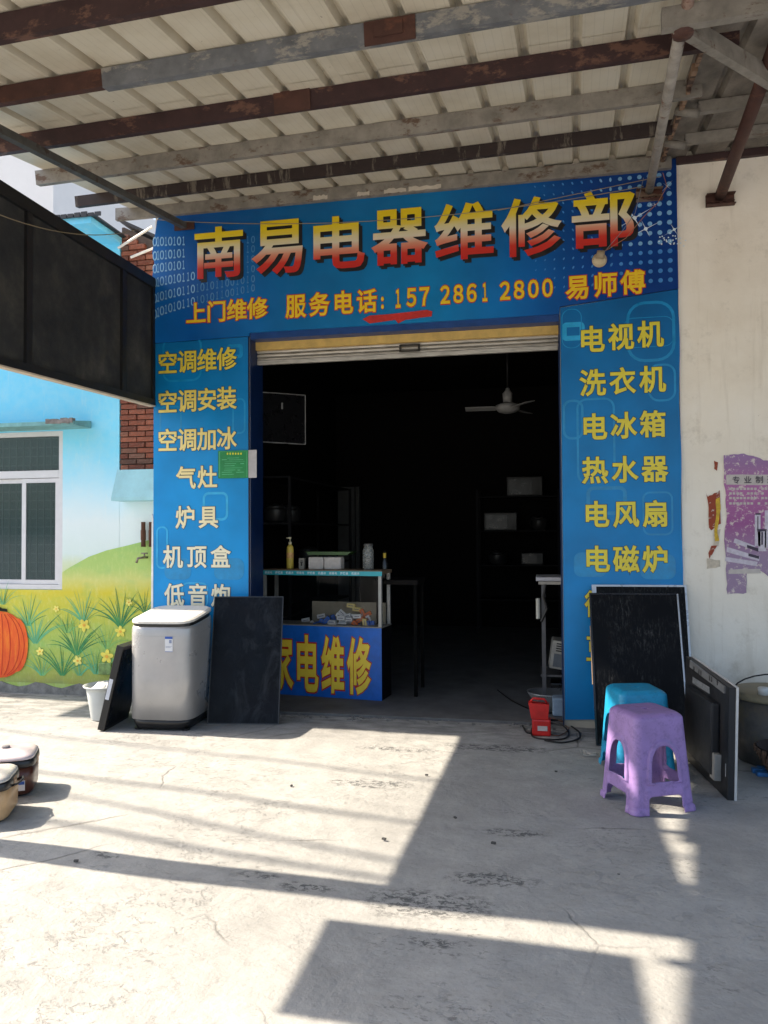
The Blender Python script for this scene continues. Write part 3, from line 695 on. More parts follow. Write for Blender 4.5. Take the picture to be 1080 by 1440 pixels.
bc = brm.ramp(oi.outputs['Random'], [(0, S(104, 54, 42)), (.35, S(138, 76, 56)), (.7, S(160, 96, 74)), (.9, S(120, 84, 70)), (1, S(82, 54, 46))])
bc = brm.mix(brm.ramp(brm.noise(30, 6, .7), [(.45, 0.0), (.75, .6)]), bc, S(60, 46, 40)); bc = brm.mix(brm.ramp(brm.noise(4, 6, .7, brm.co(which='Generated')), [(.5, 0.0), (.7, .4)]), bc, S(150, 140, 125)); brm.color(bc).rough(.9).bump(brm.noise(60, 5), .4, .005)
bm = NB(); box(bm, -.08, .08, -.02, .02, -.0215, .0215, bev=.005); me_full = bpy.data.meshes.new('brick'); fin(bm); bm.to_mesh(me_full); bm.free(); me_full.materials.append(brm.m)
bm = NB(); box(bm, -.038, .038, -.02, .02, -.0215, .0215, bev=.005); me_half = bpy.data.meshes.new('brick_half'); fin(bm); bm.to_mesh(me_half); bm.free(); me_half.materials.append(brm.m)
zb = slabz + .06; row = 0
def gtop(x):
    xa = PY(172, 308, MY).x; za = zr - .01; xb = -3.0; z_b = PY(230, 372, MY).z
    return za if x < xa else za + (z_b - za) * (x - xa) / (xb - xa)
while zb < zr - .03:
    xx = XB + .01 + (0 if row % 2 else .0)
    first = row % 2
    while xx < -3.12:
        half = (first and xx < XB + .02); L_ = .076 if half else .16
        me = me_half if half else me_full; cx = xx + L_ / 2
        if zb + .03 < gtop(cx + L_ / 2):
            o = obj('brick', me, None, mural, loc=(cx, MY + .018 + random.uniform(-.006, .008), zb)); o.rotation_euler = (0, random.uniform(-.012, .012), 0)
        xx += L_ + .009
    zb += .051; row += 1
# roofing felt, and an eave overhang added to shade the ground by the door
ze = PY(130, 304, -.10).z
bm = NB(); box(bm, -7.9, XB + .02, -.10, MY - .002, ze - .055, ze); obj('shading_eave', bm, mm.m, mural)
bm = NB(); box(bm, -8.3, XB + .06, -.12, MY + .3, ze + .002, ze + .016)
tarm = simple('tar_sheet', (.03, .03, .032), .6); o = obj('roof_sheet', bm, tarm, mural)
bm = NB(); a = Vector((PY(170, 306, MY).x, 0, zr + .02)); b = Vector((-3.1, 0, gtop(-3.1) + .03))
prism(bm, [(a.x, a.z), (b.x, b.z), (b.x, b.z + .03), (a.x, a.z + .03)], 'y', MY - .04, MY + .3); obj('roof_edge', bm, tarm, mural)
bm = NB()
for i in range(30):
    xx = -5.6 + i * .065; box(bm, xx, xx + .055, -.135, -.122, ze - .004 - .01 * random.random(), ze + .016 + .02 * random.random())
obj('ragged_felt', bm, tarm, mural)
# base course of bare cement
bm = NB()
bp = [(-8.3, 0), (-3.2, 0)] + [(-3.2 - i * .09, .075 + .022 * math.sin(i * 1.3) + .012 * random.random()) for i in range(57)]
prism(bm, bp, 'y', MY - .012, MY - .001); obj('cement_base', bm, simple('grey_cement', (.20, .20, .19), .95, var=.4, scale=14), mural)
# painted hill: own shape, own colours
hm = NT('mural_hill_paint'); hz = hm.math('ADD', hm.pos()[2], hm.math('MULTIPLY', hm.math('SUBTRACT', hm.noise(2.4, 5), .5), .22))
hc = hm.ramp(hm.maprange(hz, .1, 1.5), [(0, S(168, 176, 72, k_)), (.25, S(160, 188, 92, k_)), (.45, S(190, 196, 78, k_)), (.60, S(214, 200, 60, k_)), (.70, S(208, 210, 124, k_)), (.78, S(176, 204, 116, k_)), (1, S(158, 196, 106, k_))])
hc = hm.mix(hm.ramp(hm.noise(3, 6, .6, hm.co((1, 1, 2))), [(.5, 0.0), (.75, .45)]), hc, S(120, 190, 120)); hc = hm.mix(hm.ramp(hm.noise(30, 7, .75, hm.co((1, 1, .4))), [(.5, 0.0), (.75, .35)]), hc, S(236, 232, 170)); hc = hm.mix(hm.ramp(hm.math('ADD', hm.pos()[2], hm.math('MULTIPLY', hm.noise(7, 6, .7), .3)), [(.22, .55), (.42, 0.0)]), hc, S(120, 124, 88)); hm.color(hc).rough(.8)
def mxz(px, py): p = PY(px, py, MY); return (p.x, p.z)
hl = [mxz(-260, 850), mxz(-60, 832), mxz(0, 828), mxz(86, 806), mxz(100, 797), mxz(125, 783), mxz(150, 774), mxz(180, 767), mxz(215, 758), mxz(235, 755)]
hp = hl[:3] + [(wx0, wz0)] + [(wx1, wz0), ] + hl[3:]
bm = NB(); bot_z = .1
xs2 = sorted(set([p[0] for p in hl] + [wx0, wx1]))
def hz_at(x):
    for a, b in zip(hl, hl[1:]):
        if a[0] <= x <= b[0]: return a[1] + (b[1] - a[1]) * (x - a[0]) / (b[0] - a[0])
    return hl[-1][1]
for a, b in zip(xs2, xs2[1:]):
    za, zb_ = hz_at(a), hz_at(b)
    if a >= wx0 - 1e-6 and b <= wx1 + 1e-6: za = zb_ = wz0 - .002
    bm.faces.new([bm.verts.new(p) for p in ((a, MY - .0025, bot_z), (b, MY - .0025, bot_z), (b, MY - .0025, zb_), (a, MY - .0025, za))])
obj('painted_hill', bm, hm.m, mural, recalc=False)
# painted grass tufts
gmats = [simple('mural_green_dark', S(66, 136, 82), .8, var=.4, bump=0), simple('mural_green_teal', S(100, 176, 130), .8, bump=0), simple('mural_green_light', S(140, 188, 104), .8, bump=0)]
gbm = [NB(), NB(), NB()]
def blade(bm, x, z, ang, ln, bend, wd, y):
    L_, R_ = [], []; n = 7
    for i in range(n + 1):
        t = i / n; a = ang + bend * t * t; px_ = x + ln * t * math.sin(ang + bend * t * .5); pz_ = z + ln * t * math.cos(ang + bend * t * .5)
        w2 = wd * (1 - t) ** .6 * (.5 + min(1, t * 3) * .5) * .5
        nx, nz = math.cos(a), -math.sin(a)
        if pz_ < .11: pz_ = .11
        L_.append(bm.verts.new((px_ - nx * w2, y, pz_ - nz * w2))); R_.append(bm.verts.new((px_ + nx * w2, y, pz_ + nz * w2)))
    for i in range(n): bm.faces.new((L_[i], L_[i + 1], R_[i + 1], R_[i]))
tufts = [(40, 880, 46, 1, 9), (50, 905, 60, 1, 9), (108, 921, 58, 0, 13), (118, 875, 45, 1, 11), (170, 882, 58, 0, 12), (150, 912, 42, 2, 9), (60, 950, 40, 1, 8), (88, 950, 55, 0, 7), (112, 950, 34, 1, 8), (135, 948, 45, 1, 9), (205, 862, 34, 0, 8), (95, 890, 34, 2, 10), (-30, 860, 45, 1, 9), (5, 850, 36, 1, 7), (150, 940, 40, 2, 8), (20, 945, 28, 2, 7), (-60, 930, 60, 0, 12), (-110, 910, 60, 1, 12), (-160, 930, 60, 0, 12), (185, 940, 40, 0, 9)]
yq = MY - .0035
for px, py, hpx, mi, n in tufts:
    p = PY(px, py, MY); s_ = 7.1 / F * hpx
    n = int(n * 1.5)
    for i in range(n):
        f = (i + .5) / n * 2 - 1
        yq -= .00002
        blade(gbm[mi if random.random() < .7 else random.randrange(3)], p.x + f * .02, p.z, f * .75 + random.uniform(-.08, .08), s_ * random.uniform(.65, 1.12), f * 1.0 + random.uniform(-.25, .25), s_ * .034 * random.uniform(.5, 1.4), yq)
for b_, m_ in zip(gbm, gmats): obj('painted_grass', b_, m_, mural, kind='stuff', recalc=False)
fy = simple('mural_flower', S(240, 218, 96), .8, var=.3, bump=0); fo = simple('mural_flower_pale', S(235, 225, 120), .8, bump=0); fc_ = simple('mural_flower_heart', S(232, 176, 70), .8, bump=0)
for px, py, s_, m_ in ((119, 879, 9, fy), (170, 888, 8, fy), (151, 923, 10, fy), (110, 929, 7, fo), (57, 916, 6, fo), (80, 856, 5, fo), (182, 847, 5, fo)):
    p = PY(px, py, MY); r = s_ * 7.1 / F; yq -= .0003
    bm = NB()
    for k in range(5):
        a = k * 2 * math.pi / 5 + px; disc(bm, p.x + math.cos(a) * r * .55, p.z + math.sin(a) * r * .55, r * .5, r * .33, yq - k * .00005, 8, a)
    obj('painted_flower', bm, m_, mural, recalc=False)
    bm = NB(); disc(bm, p.x, p.z, r * .28, r * .24, yq - .0004, 8); obj('flower_heart', bm, fc_, mural, recalc=False)
# painted pumpkin
pm = NT('mural_pumpkin'); gx = pm.xyz('Generated'); pmn = pm.noise(5, 6, .7, pm.co((5, 1, 1)))
pm.color(pm.mix(.55, pm.ramp(pmn, [(.3, S(200, 60, 26)), (.5, S(232, 104, 34)), (.7, S(240, 160, 44))]), pm.ramp(gx[2], [(0, S(206, 60, 36)), (.6, S(232, 100, 36)), (1, S(226, 84, 40))]))).rough(.8)
c = PY(2, 906, MY); s_ = 7.2 / F; yq -= .0006
for k, (dx, rx) in enumerate(((0, 44), (-26, 22), (-13, 22), (14, 22), (26, 18), (2, 13))):
    bm = NB(); disc(bm, c.x + dx * s_, c.z, rx * s_, (47 - abs(dx) * .35) * s_, yq - .0004 * k, 28); obj('pumpkin_rib', bm, pm.m, mural, recalc=False)
pdk = simple('mural_pumpkin_line', S(186, 50, 24), .8, bump=0); bm = NB()
for dx in (-36, -24, -10, 4, 16, 30, 38):
    pts = []
    for i in range(13):
        t = i / 12 * 2 - 1; pts.append((c.x + dx * s_ * math.sqrt(max(0, 1 - (t * .93) ** 2)), c.z + t * 43 * s_))
    for a, b in zip(pts, pts[1:]):
        bm.faces.new([bm.verts.new(q) for q in ((a[0] - .004, yq - .003, a[1]), (a[0] + .004, yq - .003, a[1]), (b[0] + .004, yq - .003, b[1]), (b[0] - .004, yq - .003, b[1]))])
obj('pumpkin_line', bm, pdk, mural, recalc=False, kind='stuff')
bm = NB(); p = mxz(0, 856)
bm.faces.new([bm.verts.new((p[0] + dx * s_, yq - .004, p[1] + dz * s_)) for dx, dz in ((-8, -2), (4, -3), (14, -4), (13, 0), (4, 1), (-4, 6), (-9, 5))]); obj('pumpkin_stem', bm, simple('mural_black', (.02, .025, .02), .8, bump=0), mural, recalc=False)
# wall socket box low on the mural
bm = NB(); p = PY(150, 940, MY); box(bm, p.x - .07, p.x + .06, MY - .028, MY - .006, p.z - .055, p.z + .055, bev=.01); obj('socket_box', bm, simple('painted_box', S(120, 150, 90), .7, var=.5, scale=20), mural)
# window
alu = simple('white_aluminium', (.66, .66, .68), .35, var=.05)
def frame(x0, x1, z0, z1, t, y0, y1):
    bm = NB(); box(bm, x0, x1, y0, y1, z0, z0 + t); box(bm, x0, x1, y0, y1, z1 - t, z1); box(bm, x0, x0 + t, y0, y1, z0 + t, z1 - t); box(bm, x1 - t, x1, y0, y1, z0 + t, z1 - t); return bm
win = obj('window', frame(wx0 + .002, wx1 - .002, wz0 + .002, wz1 - .002, .045, MY + .01, MY + .07), alu, mural)
zm = PY(44, 667, MY).z
bm = NB(); box(bm, wx0 + .05, wx1 - .05, MY + .012, MY + .068, zm - .035, zm + .035); obj('window_bar', bm, alu, win)
glm = NT('window_glass'); glm.color((.04, .08, .085)).rough(.06); glm.b.inputs['Transmission Weight'].default_value = 0; glm.b.inputs['Alpha'].default_value = .55
xm = PY(29, 750, MY).x; hw = (wx1 - .05 - (wx0 + .05)) / 3
secs = [(wx0 + .05, xm - .04 - (wx1 - .05 - xm) - .0), (xm - (wx1 - .05 - xm), xm + .02), (xm - .0, wx1 - .05)]
for i, (a, b) in enumerate(secs):
    y = MY + (.02 if i != 1 else .042)
    if b - a < .1: continue
    fo_ = obj('sash', frame(a, b, wz0 + .05, zm - .04, .04, y, y + .018), alu, win)
    bm = NB(); box(bm, a + .042, b - .042, y + .006, y + .010, wz0 + .092, zm - .082); obj('pane', bm, glm.m, win)
bm = NB(); box(bm, wx0 + .05, wx1 - .05, MY + .03, MY + .034, zm + .04, wz1 - .05); obj('pane', bm, glm.m, win)
gr = simple('grille_grey', (.30, .34, .34), .6); 
i = 0; xx = wx0 + .06
while xx < wx1 - .05:
    bm = NB(); box(bm, xx - .006, xx + .006, MY + .11, MY + .122, wz0 + .02, wz1 - .02); obj('grille_bar', bm, gr, win); xx += .075
zz = wz0 + .08
while zz < wz1 - .03:
    bm = NB(); box(bm, wx0 + .02, wx1 - .02, MY + .123, MY + .133, zz - .005, zz + .005); obj('grille_bar', bm, gr, win); zz += .085
bm = NB(); box(bm, wx0 - .2, wx1 + .1, MY + .242, MY + .26, wz0 - .2, wz1 + .2); obj('dark_interior', bm, simple('backing_teal', (.10, .15, .155), .9, var=.3), win)  # dark sheet stands in for the dim room behind the window
# window ledge
la, lb2 = PY(106, 592, .22), 0
bm = NB(); lz = PY(100, 593, .15).z
prism(bm, [(MY - .001, lz + .04), (.12, lz + .005), (.12, lz - .03), (MY - .001, lz - .03)], 'x', wx0 - .15, PY(106, 592, .15).x); obj('window_hood', bm, simple('teal_cement', S(120, 170, 172), .85, var=.25, scale=12), mural)
bm = NB()
for i in range(9):
    e = PY(106, 592, .15).x - .02 - i * .03; box(bm, e - .015, e + .014, .11, .16, lz - .02 + .01 * random.random(), lz + .012 + .02 * random.random())
obj('broken_edge', bm, simple('broken_cement', (.22, .2, .19), .95, var=.4, scale=20), mural)
# sloping painted hood at the right end
a, b = PY(163, 700, .28).x, -3.1; z1_, z0_ = PY(190, 660, MY).z, PY(190, 704, .22).z
bm = NB(); prism(bm, [(MY + .03, z1_), (.30, z1_ - .01), (.20, z0_ + .03), (.20, z0_), (MY + .03, z0_)], 'x', a, b); obj('painted_hood', bm, simple('hood_paint', S(165, 216, 226, .9), .7, var=.12, scale=6), mural)
brn = simple('rust_pipe_brown', S(84, 54, 40), .8, var=.4)
for px in (201.5, 212.5):
    p, q = PY(px, 734, MY - .04), PY(px, 769, MY - .04); bm = NB(); tube(bm, [p, p.lerp(q, .3), p.lerp(q, .35), p.lerp(q, .7), p.lerp(q, .75), q], [.02, .02, .024, .024, .02, .022], 8); obj('rusty_peg', bm, brn, mural, smooth=True)
p = PY(203, 784, MY - .05)
tp = thing('water_tap', 'small metal tap on the mural wall beside the left banner', 'tap', p)
bm = NB(); tube(bm, [(p.x, MY, p.z), p + Vector((0, -.03, 0)), p + Vector((-.03, -.06, -.005)), p + Vector((-.045, -.06, -.045))], .011, 8); tube(bm, [p + Vector((0, 0, 0)), p + Vector((0, 0, .035))], .007, 6); tube(bm, [p + Vector((-.03, 0, .038)), p + Vector((.03, 0, .038))], .007, 6); obj('tap_body', bm, simple('tap_metal', (.25, .22, .18), .4, .6), tp, smooth=True)
# white building far behind
wb = thing('white_building', 'plain off white building rising behind the shade screen', 'building', (-24, 14, 0))
bx1 = PY(75, 250, 12).x
bm = NB(); box(bm, bx1 - 14, bx1, 12, 20, 0, 12); obj('wall', bm, simple('offwhite_render', S(228, 224, 220), .9, var=.04, scale=1), wb)

# ================================================================ wires and lamp
def wire(label, pts, rad, m, cat='wire', name='wire'):
    bm = NB(); tube(bm, pts, rad, 5); return tag(obj(name, bm, m), label, cat)
def sag(P, Q, s, n=14):
    return [Vector(P).lerp(Vector(Q), i / n) + Vector((0, 0, -s * 4 * (i / n) * (1 - i / n))) for i in range(n + 1)]
tan_ = simple('wire_tan', S(140, 126, 100), .6); 
wire('slack tan wire looping in front of the shade screen', sag(PX(-30, 290, -3.1), PY(196, 322, -.25), .10), .0035, tan_)
wire('thin wire sagging across the large characters', sag(PY(222, 309, -.06), PY(905, 262, -.09), .13, 24), .003, tan_)
wire('thin twisted wire below the roof edge at right', sag(PY(700, 296, -.06), PY(930, 248, -.09), .0, 8), .003, tan_)
wire('rust coloured wire hanging from the bracket to the lamp holder', [PY(932, 243, -.11), PY(938, 262, -.12), PY(925, 285, -.10), PY(905, 305, -.08), PY(880, 335, -.07), PY(852, 352, -.09)], .003, simple('wire_rust', S(150, 100, 76), .6))
wire('thin grey wire from the tube to the lamp holder', [PY(905, 250, -.11), PY(893, 300, -.07), PY(875, 325, -.07), PY(850, 354, -.09)], .0025, simple('wire_grey', S(120, 124, 130), .5))
wh = simple('sunlit_pipe_white', (.75, .74, .70), .5)
wire('upper white conduit behind the end of the shade screen', [PY(166, 349, .2), PY(214, 319, .2)], .012, wh, 'conduit', 'conduit')
wire('lower white conduit behind the end of the shade screen', [PY(184, 362, .2), PY(216, 349, .2)], .012, wh, 'conduit', 'conduit')
lp = PY(843, 364, -.05); lamp = thing('lamp_holder', 'round cream ceramic lamp holder with a burnt bulb stub under the last large character', 'lamp', lp)
bm = NB(); lathe(bm, [(.052, 0), (.056, .012), (.05, .028), (.035, .04)], (0, 0, 0), 20); bmesh.ops.transform(bm, matrix=Matrix.Translation((lp.x, -.037, lp.z - .01)) @ Matrix.Rotation(R(90), 4, 'X'), verts=bm.verts); obj('rose', bm, simple('aged_ceramic', S(190, 174, 142), .45, var=.2), lamp, smooth=True)
bm = NB(); tube(bm, [(lp.x + .002, -.075, lp.z - .005), (lp.x + .008, -.1, lp.z + .045)], [.036, .028], 14); obj('socket', bm, simple('aged_ceramic_dark', S(150, 134, 108), .5, var=.2), lamp, smooth=True)
bm = NB()
for s_ in (-1, 1): tube(bm, [(lp.x + s_ * .04, -.065, lp.z - .008), (lp.x + s_ * .04, -.07, lp.z - .008)], .006, 6)
obj('screw', bm, shadow, lamp, kind='stuff')

# ================================================================ posters on the plaster wall
def ragged(pts, amp, n=4):
    out = []
    for i, p in enumerate(pts):
        q = pts[(i + 1) % len(pts)]
        for k in range(n): t = k / n; out.append((p[0] + (q[0] - p[0]) * t + random.uniform(-amp, amp), p[1] + (q[1] - p[1]) * t + random.uniform(-amp, amp)))
    return out
def wpoly(bm, pts, y, amp=0, n=1):
    q = [(PY(a, b, 0).x, PY(a, b, 0).z) for a, b in (ragged(pts, amp, n) if amp else pts)]
    return bm.faces.new([bm.verts.new((a, y, b)) for a, b in q])
pos1 = thing('purple_poster', 'torn purple poster of metal tubes peeling off the cream wall', 'poster', PY(1050, 740, 0))
pp = NT('poster_purple'); pf = pp.noise(26, 7, .75); pg = pp.maprange(pp.pos()[2], 1.3, 2.1)
pcx = pp.ramp(pg, [(0, S(150, 128, 158)), (.3, S(150, 84, 142)), (.6, S(172, 104, 158)), (.85, S(150, 112, 158)), (1, S(150, 118, 172))])
pp.color(pp.mix(pp.ramp(pf, [(.55, 0.0), (.60, .75)]), pcx, S(222, 214, 204))).rough(.6)
bm = NB(); wpoly(bm, [(1018, 640), (1042, 638), (1058, 641), (1076, 648), (1110, 650), (1110, 830), (1066, 800), (1050, 804), (1049, 834), (1022, 836), (1021, 800), (1018, 760), (1022, 720), (1018, 680)], -.008, .9, 5); obj('poster_sheet', bm, pp.m, pos1, recalc=False)
pw = simple('poster_white', S(190, 184, 180), .6, var=.1, scale=30, bump=0); pk = simple('poster_ink', S(60, 50, 70), .6, bump=0)
bm = NB(); wpoly(bm, [(1021, 668), (1110, 667), (1110, 682), (1021, 682)], -.0085, .5, 4); obj('white_band', bm, pw, pos1, recalc=False); bm = NB(); wpoly(bm, [(1024, 801), (1069, 800), (1069, 806), (1024, 807)], -.0085, .4, 3); obj('white_band', bm, pw, pos1, recalc=False)
run('专业制造', 1035, 1084, 675.2, 674.6, 9.5, wpx=9.5, bold=.012, ol=0, mats=(pk, None), parent=pos1, Y=-.0065, name='poster_lettering')['kind'] = 'stuff'
bm = NB()
for r_, y in enumerate((687.5, 694, 700.5, 708)):
    for k in range(13):
        x_ = 1025 + k * 5
        if random.random() < .93 and not (1060 < x_ < 1068 and r_ < 3): wpoly(bm, [(x_, y - 1.6), (x_ + 3.6, y - 1.6), (x_ + 3.6, y + 1.6), (x_, y + 1.6)], -.0087)
obj('small_print', bm, pw, pos1, recalc=False, kind='stuff')
tubm = simple('poster_tube', S(196, 190, 204), .5, var=.15, scale=40, bump=0)
for q in ([(1061, 724), (1069, 723), (1069, 768), (1061, 768)], [(1075, 718), (1083, 717), (1083, 770), (1075, 770)], [(1065, 745), (1077, 745), (1077, 775), (1066, 775)], [(1033, 757), (1062, 768), (1061, 774), (1031, 763)], [(1022, 769), (1068, 783), (1067, 789), (1021, 776)], [(1020, 783), (1065, 790), (1063, 796), (1019, 789)]):
    bm = NB(); wpoly(bm, q, -.0089); obj('printed_tube', bm, tubm, pos1, recalc=False)
bm = NB()
for q in ([(1062, 722), (1069, 721.5), (1069, 724), (1062, 724)], [(1064.5, 726), (1066, 726), (1066, 745), (1064.5, 745)], [(1070, 748), (1072.5, 748), (1072.5, 766), (1070, 766)], [(1050, 766), (1066, 771), (1066, 776), (1050, 770)], [(1052, 778), (1067, 782), (1067, 786), (1052, 782)], [(1064, 744), (1078, 744), (1077, 747), (1065, 748)]): wpoly(bm, q, -.0093)
obj('printed_shadow', bm, pk, pos1, recalc=False, kind='stuff')
pos2 = thing('torn_red_poster', 'narrow torn remnant of a red and yellow poster left of the purple one', 'poster', PY(1003, 730, 0))
rr = NT('poster_red'); rr.color(rr.ramp(rr.noise(22, 6, .7), [(.38, S(200, 190, 178)), (.44, S(140, 58, 34)), (.66, S(150, 66, 40)), (.72, S(200, 180, 160))])).rough(.7)
bm = NB(); wpoly(bm, [(992, 690), (995, 699), (1004, 694), (1012, 690), (1013, 736), (1000, 746), (997, 742), (996, 715)], -.0085, .6, 3); wpoly(bm, [(1004, 648), (1009, 650), (1008, 662), (1004, 660)], -.0085, .4, 2); wpoly(bm, [(1000, 768), (1008, 767), (1001, 779), (997, 786), (996, 778)], -.0085, .5, 2); obj('poster_sheet', bm, rr.m, pos2, recalc=False)
bm = NB(); wpoly(bm, [(1006, 702), (1012, 699), (1013, 716), (1011, 730), (1008, 746), (1011, 760), (1005, 762), (1004, 742), (1007, 722)], -.0089, .5, 3); obj('yellow_strip', bm, simple('poster_yellow', S(200, 166, 50), .7, var=.3, scale=40, bump=0), pos2, recalc=False)
bm = NB(); wpoly(bm, [(993, 785), (1012, 788), (1012, 797), (994, 800)], -.0083, .8, 3); obj('paper_backing', bm, simple('poster_backing', S(196, 186, 170), .8, var=.2, scale=40, bump=0), pos2, recalc=False); bm = NB(); wpoly(bm, [(1003, 745), (1013, 744), (1010, 768), (1003, 770)], -.0083, .6, 3); obj('paper_backing', bm, simple('poster_backing', S(196, 186, 170), .8, var=.2, scale=40, bump=0), pos2, recalc=False)

# ================================================================ WASHING MACHINE
WC = Vector((-2.85, -.40, 0)); wrot = R(4)
wm = thing('washing_machine', 'silver top loading washing machine with white lid left of the door', 'washing machine', WC, (0, 0, wrot), local=True)
def rsq(bm, prof, hx, hy, n=48, p=5.2):   # prof: (inset, z)
    rings = []
    for ins, z, sh in prof:
        ring = []
        for k in range(n):
            a = 2 * math.pi * (k + .5) / n; ca, sa = math.cos(a), math.sin(a); q = 1 / ((abs(ca) ** p + abs(sa) ** p) ** (1 / p))
            x_, y_ = q * ca * (hx - ins), q * sa * (hy - ins); ring.append(bm.verts.new((x_, y_, z + sh * (y_ + hy))))
        rings.append(ring)
    for A, B in zip(rings, rings[1:]):
        for k in range(n): bm.faces.new((A[k], A[(k + 1) % n], B[(k + 1) % n], B[k]))
    bm.faces.new(rings[0][::-1]); bm.faces.new(rings[-1]); return rings
hx_, hy_ = .252, .275
wmt = NT('silver_enamel'); wmt.color(wmt.mix(wmt.ramp(wmt.noise(14, 8, .8), [(.62, 0.0), (.75, .15)]), wmt.ramp(wmt.noise(3, 6, .6), [(.3, S(160, 160, 162)), (.7, S(182, 182, 183))]), S(120, 112, 100))).rough(wmt.ramp(wmt.noise(5, 6), [(.3, .24), (.7, .42)])).metal(.4)
bm = NB(); rsq(bm, [(.0, .085, 0), (0, .4, 0), (-.002, .70, .02), (0, .765, .075), (.006, .783, .085)], hx_, hy_, 96); obj('cabinet', bm, wmt.m, wm, smooth=True)
wdk = simple('washer_black', (.012, .012, .013), .35)
bm = NB(); rsq(bm, [(.03, .012, 0), (.014, .05, 0), (.006, .0845, 0)], hx_, hy_); obj('base', bm, wdk, wm, smooth=True)
for sx, sy in ((-1, -1), (1, -1), (-1, 1), (1, 1)):
    bm = NB(); lathe(bm, [(.03, 0), (.032, .014)], (sx * .19, sy * .2, 0), 12); obj('foot', bm, wdk, wm)
bm = NB(); rsq(bm, [(.010, .784, .085), (.010, .806, .10)], hx_, hy_); obj('lid_gasket', bm, wdk, wm, smooth=False)
bm = NB(); rsq(bm, [(.0, .808, .115), (.001, .824, .12), (.02, .834, .12)], hx_, hy_); obj('lid', bm, simple('lid_white', (.62, .60, .56), .5, var=.12, scale=25), wm, smooth=False)
bm = NB(); rsq(bm, [(-.0025, .715, .03), (-.0025, .718, .03)], hx_, hy_); obj('seam', bm, simple('seam_grey', (.35, .35, .36), .4), wm)
y_ = -hy_ - .0035
bm = NB(); box(bm, .055, .115, y_ - .001, y_ + .002, .60, .715); lbl = obj('energy_label', bm, simple('label_white', (.62, .64, .68), .5, var=.03, bump=0), wm)
bm = NB(); box(bm, .055, .115, y_ - .002, y_ - .0012, .697, .715); box(bm, .055, .115, y_ - .002, y_ - .0012, .600, .603); obj('label_print', bm, simple('label_blue', S(40, 80, 160), .5, bump=0), lbl)
bm = NB(); box(bm, .088, .108, y_ - .002, y_ - .0012, .665, .69); box(bm, .06, .11, y_ - .002, y_ - .0012, .640, .642); box(bm, .06, .10, y_ - .002, y_ - .0012, .632, .634); obj('label_print', bm, simple('label_grey', (.2, .24, .36), .5, bump=0), lbl)

# ================================================================ TV PANELS
scrn = NT('lcd_glass'); sn = scrn.noise(2.5, 7, .6); scrn.color(scrn.mix(scrn.ramp(scrn.noise(5, 8, .75, scrn.co((1.5, 1, .7)), 1.0), [(.50, 0.0), (.66, .55)]), scrn.ramp(sn, [(.3, (.003, .004, .006)), (.7, (.008, .010, .016))]), (.035, .04, .05))).rough(scrn.ramp(scrn.noise(3.5, 8, .75, scrn.co((1, 1, .6))), [(.35, .16), (.7, .5)])); scrn.b.inputs['Specular IOR Level'].default_value = .1  # paler smears in the colour stand in for a reflection streak
scrn2 = NT('dusty_black_panel'); du = scrn2.math('MULTIPLY', scrn2.ramp(scrn2.noise(30, 8, .8, scrn2.co((2.4, 1, .6))), [(.5, 0.0), (.75, .9)]), scrn2.ramp(scrn2.noise(2.5, 3), [(.36, 0.0), (.6, 1.0)])); scrn2.color(scrn2.mix(du, (.003, .0035, .005), (.12, .12, .12))).rough(.45); scrn2.b.inputs['Specular IOR Level'].default_value = .12
bezel = simple('bezel_black', (.01, .01, .012), .3)
def panel(label, base_l, base_r, hgt, lean, face, bez, bw=.02, th=.035, ftm=None, group=None, name='flat_television', inner=True):
    """flat screen leaning back: base line from base_l to base_r on the ground, lean in degrees"""
    a, b = Vector(base_l), Vector(base_r); w_ = (b - a).length; ang = math.atan2(b.y - a.y, b.x - a.x)
    t = thing(name, label, 'television', a, (0, 0, ang), group=group, local=True)
    Ml = Matrix.Rotation(-R(lean), 4, 'X')
    def lb_(nm, x0, x1, z0, z1, y0, y1, m, bev=0):
        bm = NB(); box(bm, x0, x1, y0, y1, z0, z1, bev=bev); bmesh.ops.transform(bm, matrix=Ml, verts=bm.verts); return obj(nm, bm, m, t)
    lb_('back_shell', .004, w_ - .004, .004, hgt - .004, .012, th, bezel)
    lb_('screen', bw, w_ - bw, bw, hgt - bw, 0.003, .0115, face)
    e = lb_('bezel', 0, w_, 0, bw, 0, .011, bez)
    lb_('bezel', 0, w_, hgt - bw, hgt, 0, .011, bez); lb_('bezel', 0, bw, bw, hgt - bw, 0, .011, bez); lb_('bezel', w_ - bw, w_, bw, hgt - bw, 0, .011, bez)
    return t, lb_, w_
p1, p2 = PZ(291, 1018), PZ(392, 1019)
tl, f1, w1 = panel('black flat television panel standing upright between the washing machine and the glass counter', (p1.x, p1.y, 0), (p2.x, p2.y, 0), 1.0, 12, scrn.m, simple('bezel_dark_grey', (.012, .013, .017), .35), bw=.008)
silver = simple('silver_bezel', (.48, .50, .53), .3, .4)
q1, q2 = PZ(836, 1040), PZ(964, 1016)
ang = 0
tr2, f2, w2 = panel('large television panel with a silver frame leaning on the right banner behind another', (.395, -.30, 0), (1.075, -.27, 0), 1.115, 12.5, scrn2.m, silver, bw=.014, th=.03)
f2('frame_tab', .002, .032, 1.02, 1.101, -.002, .0, silver)
tr1, f3, w3 = panel('dusty black television panel leaning in front of the silver framed one', (.372, -.485, 0), (1.005, -.46, 0), 1.085, 17.5, scrn2.m, bezel, bw=.012, th=.03)
f3('trim_strip', w3 - .016, w3 - .006, .0, 1.08, -.006, -.001, silver)
f3('left_trim', -.004, -.0005, .42, .84, .0, .03, simple('beige_trim', S(150, 130, 105), .6))
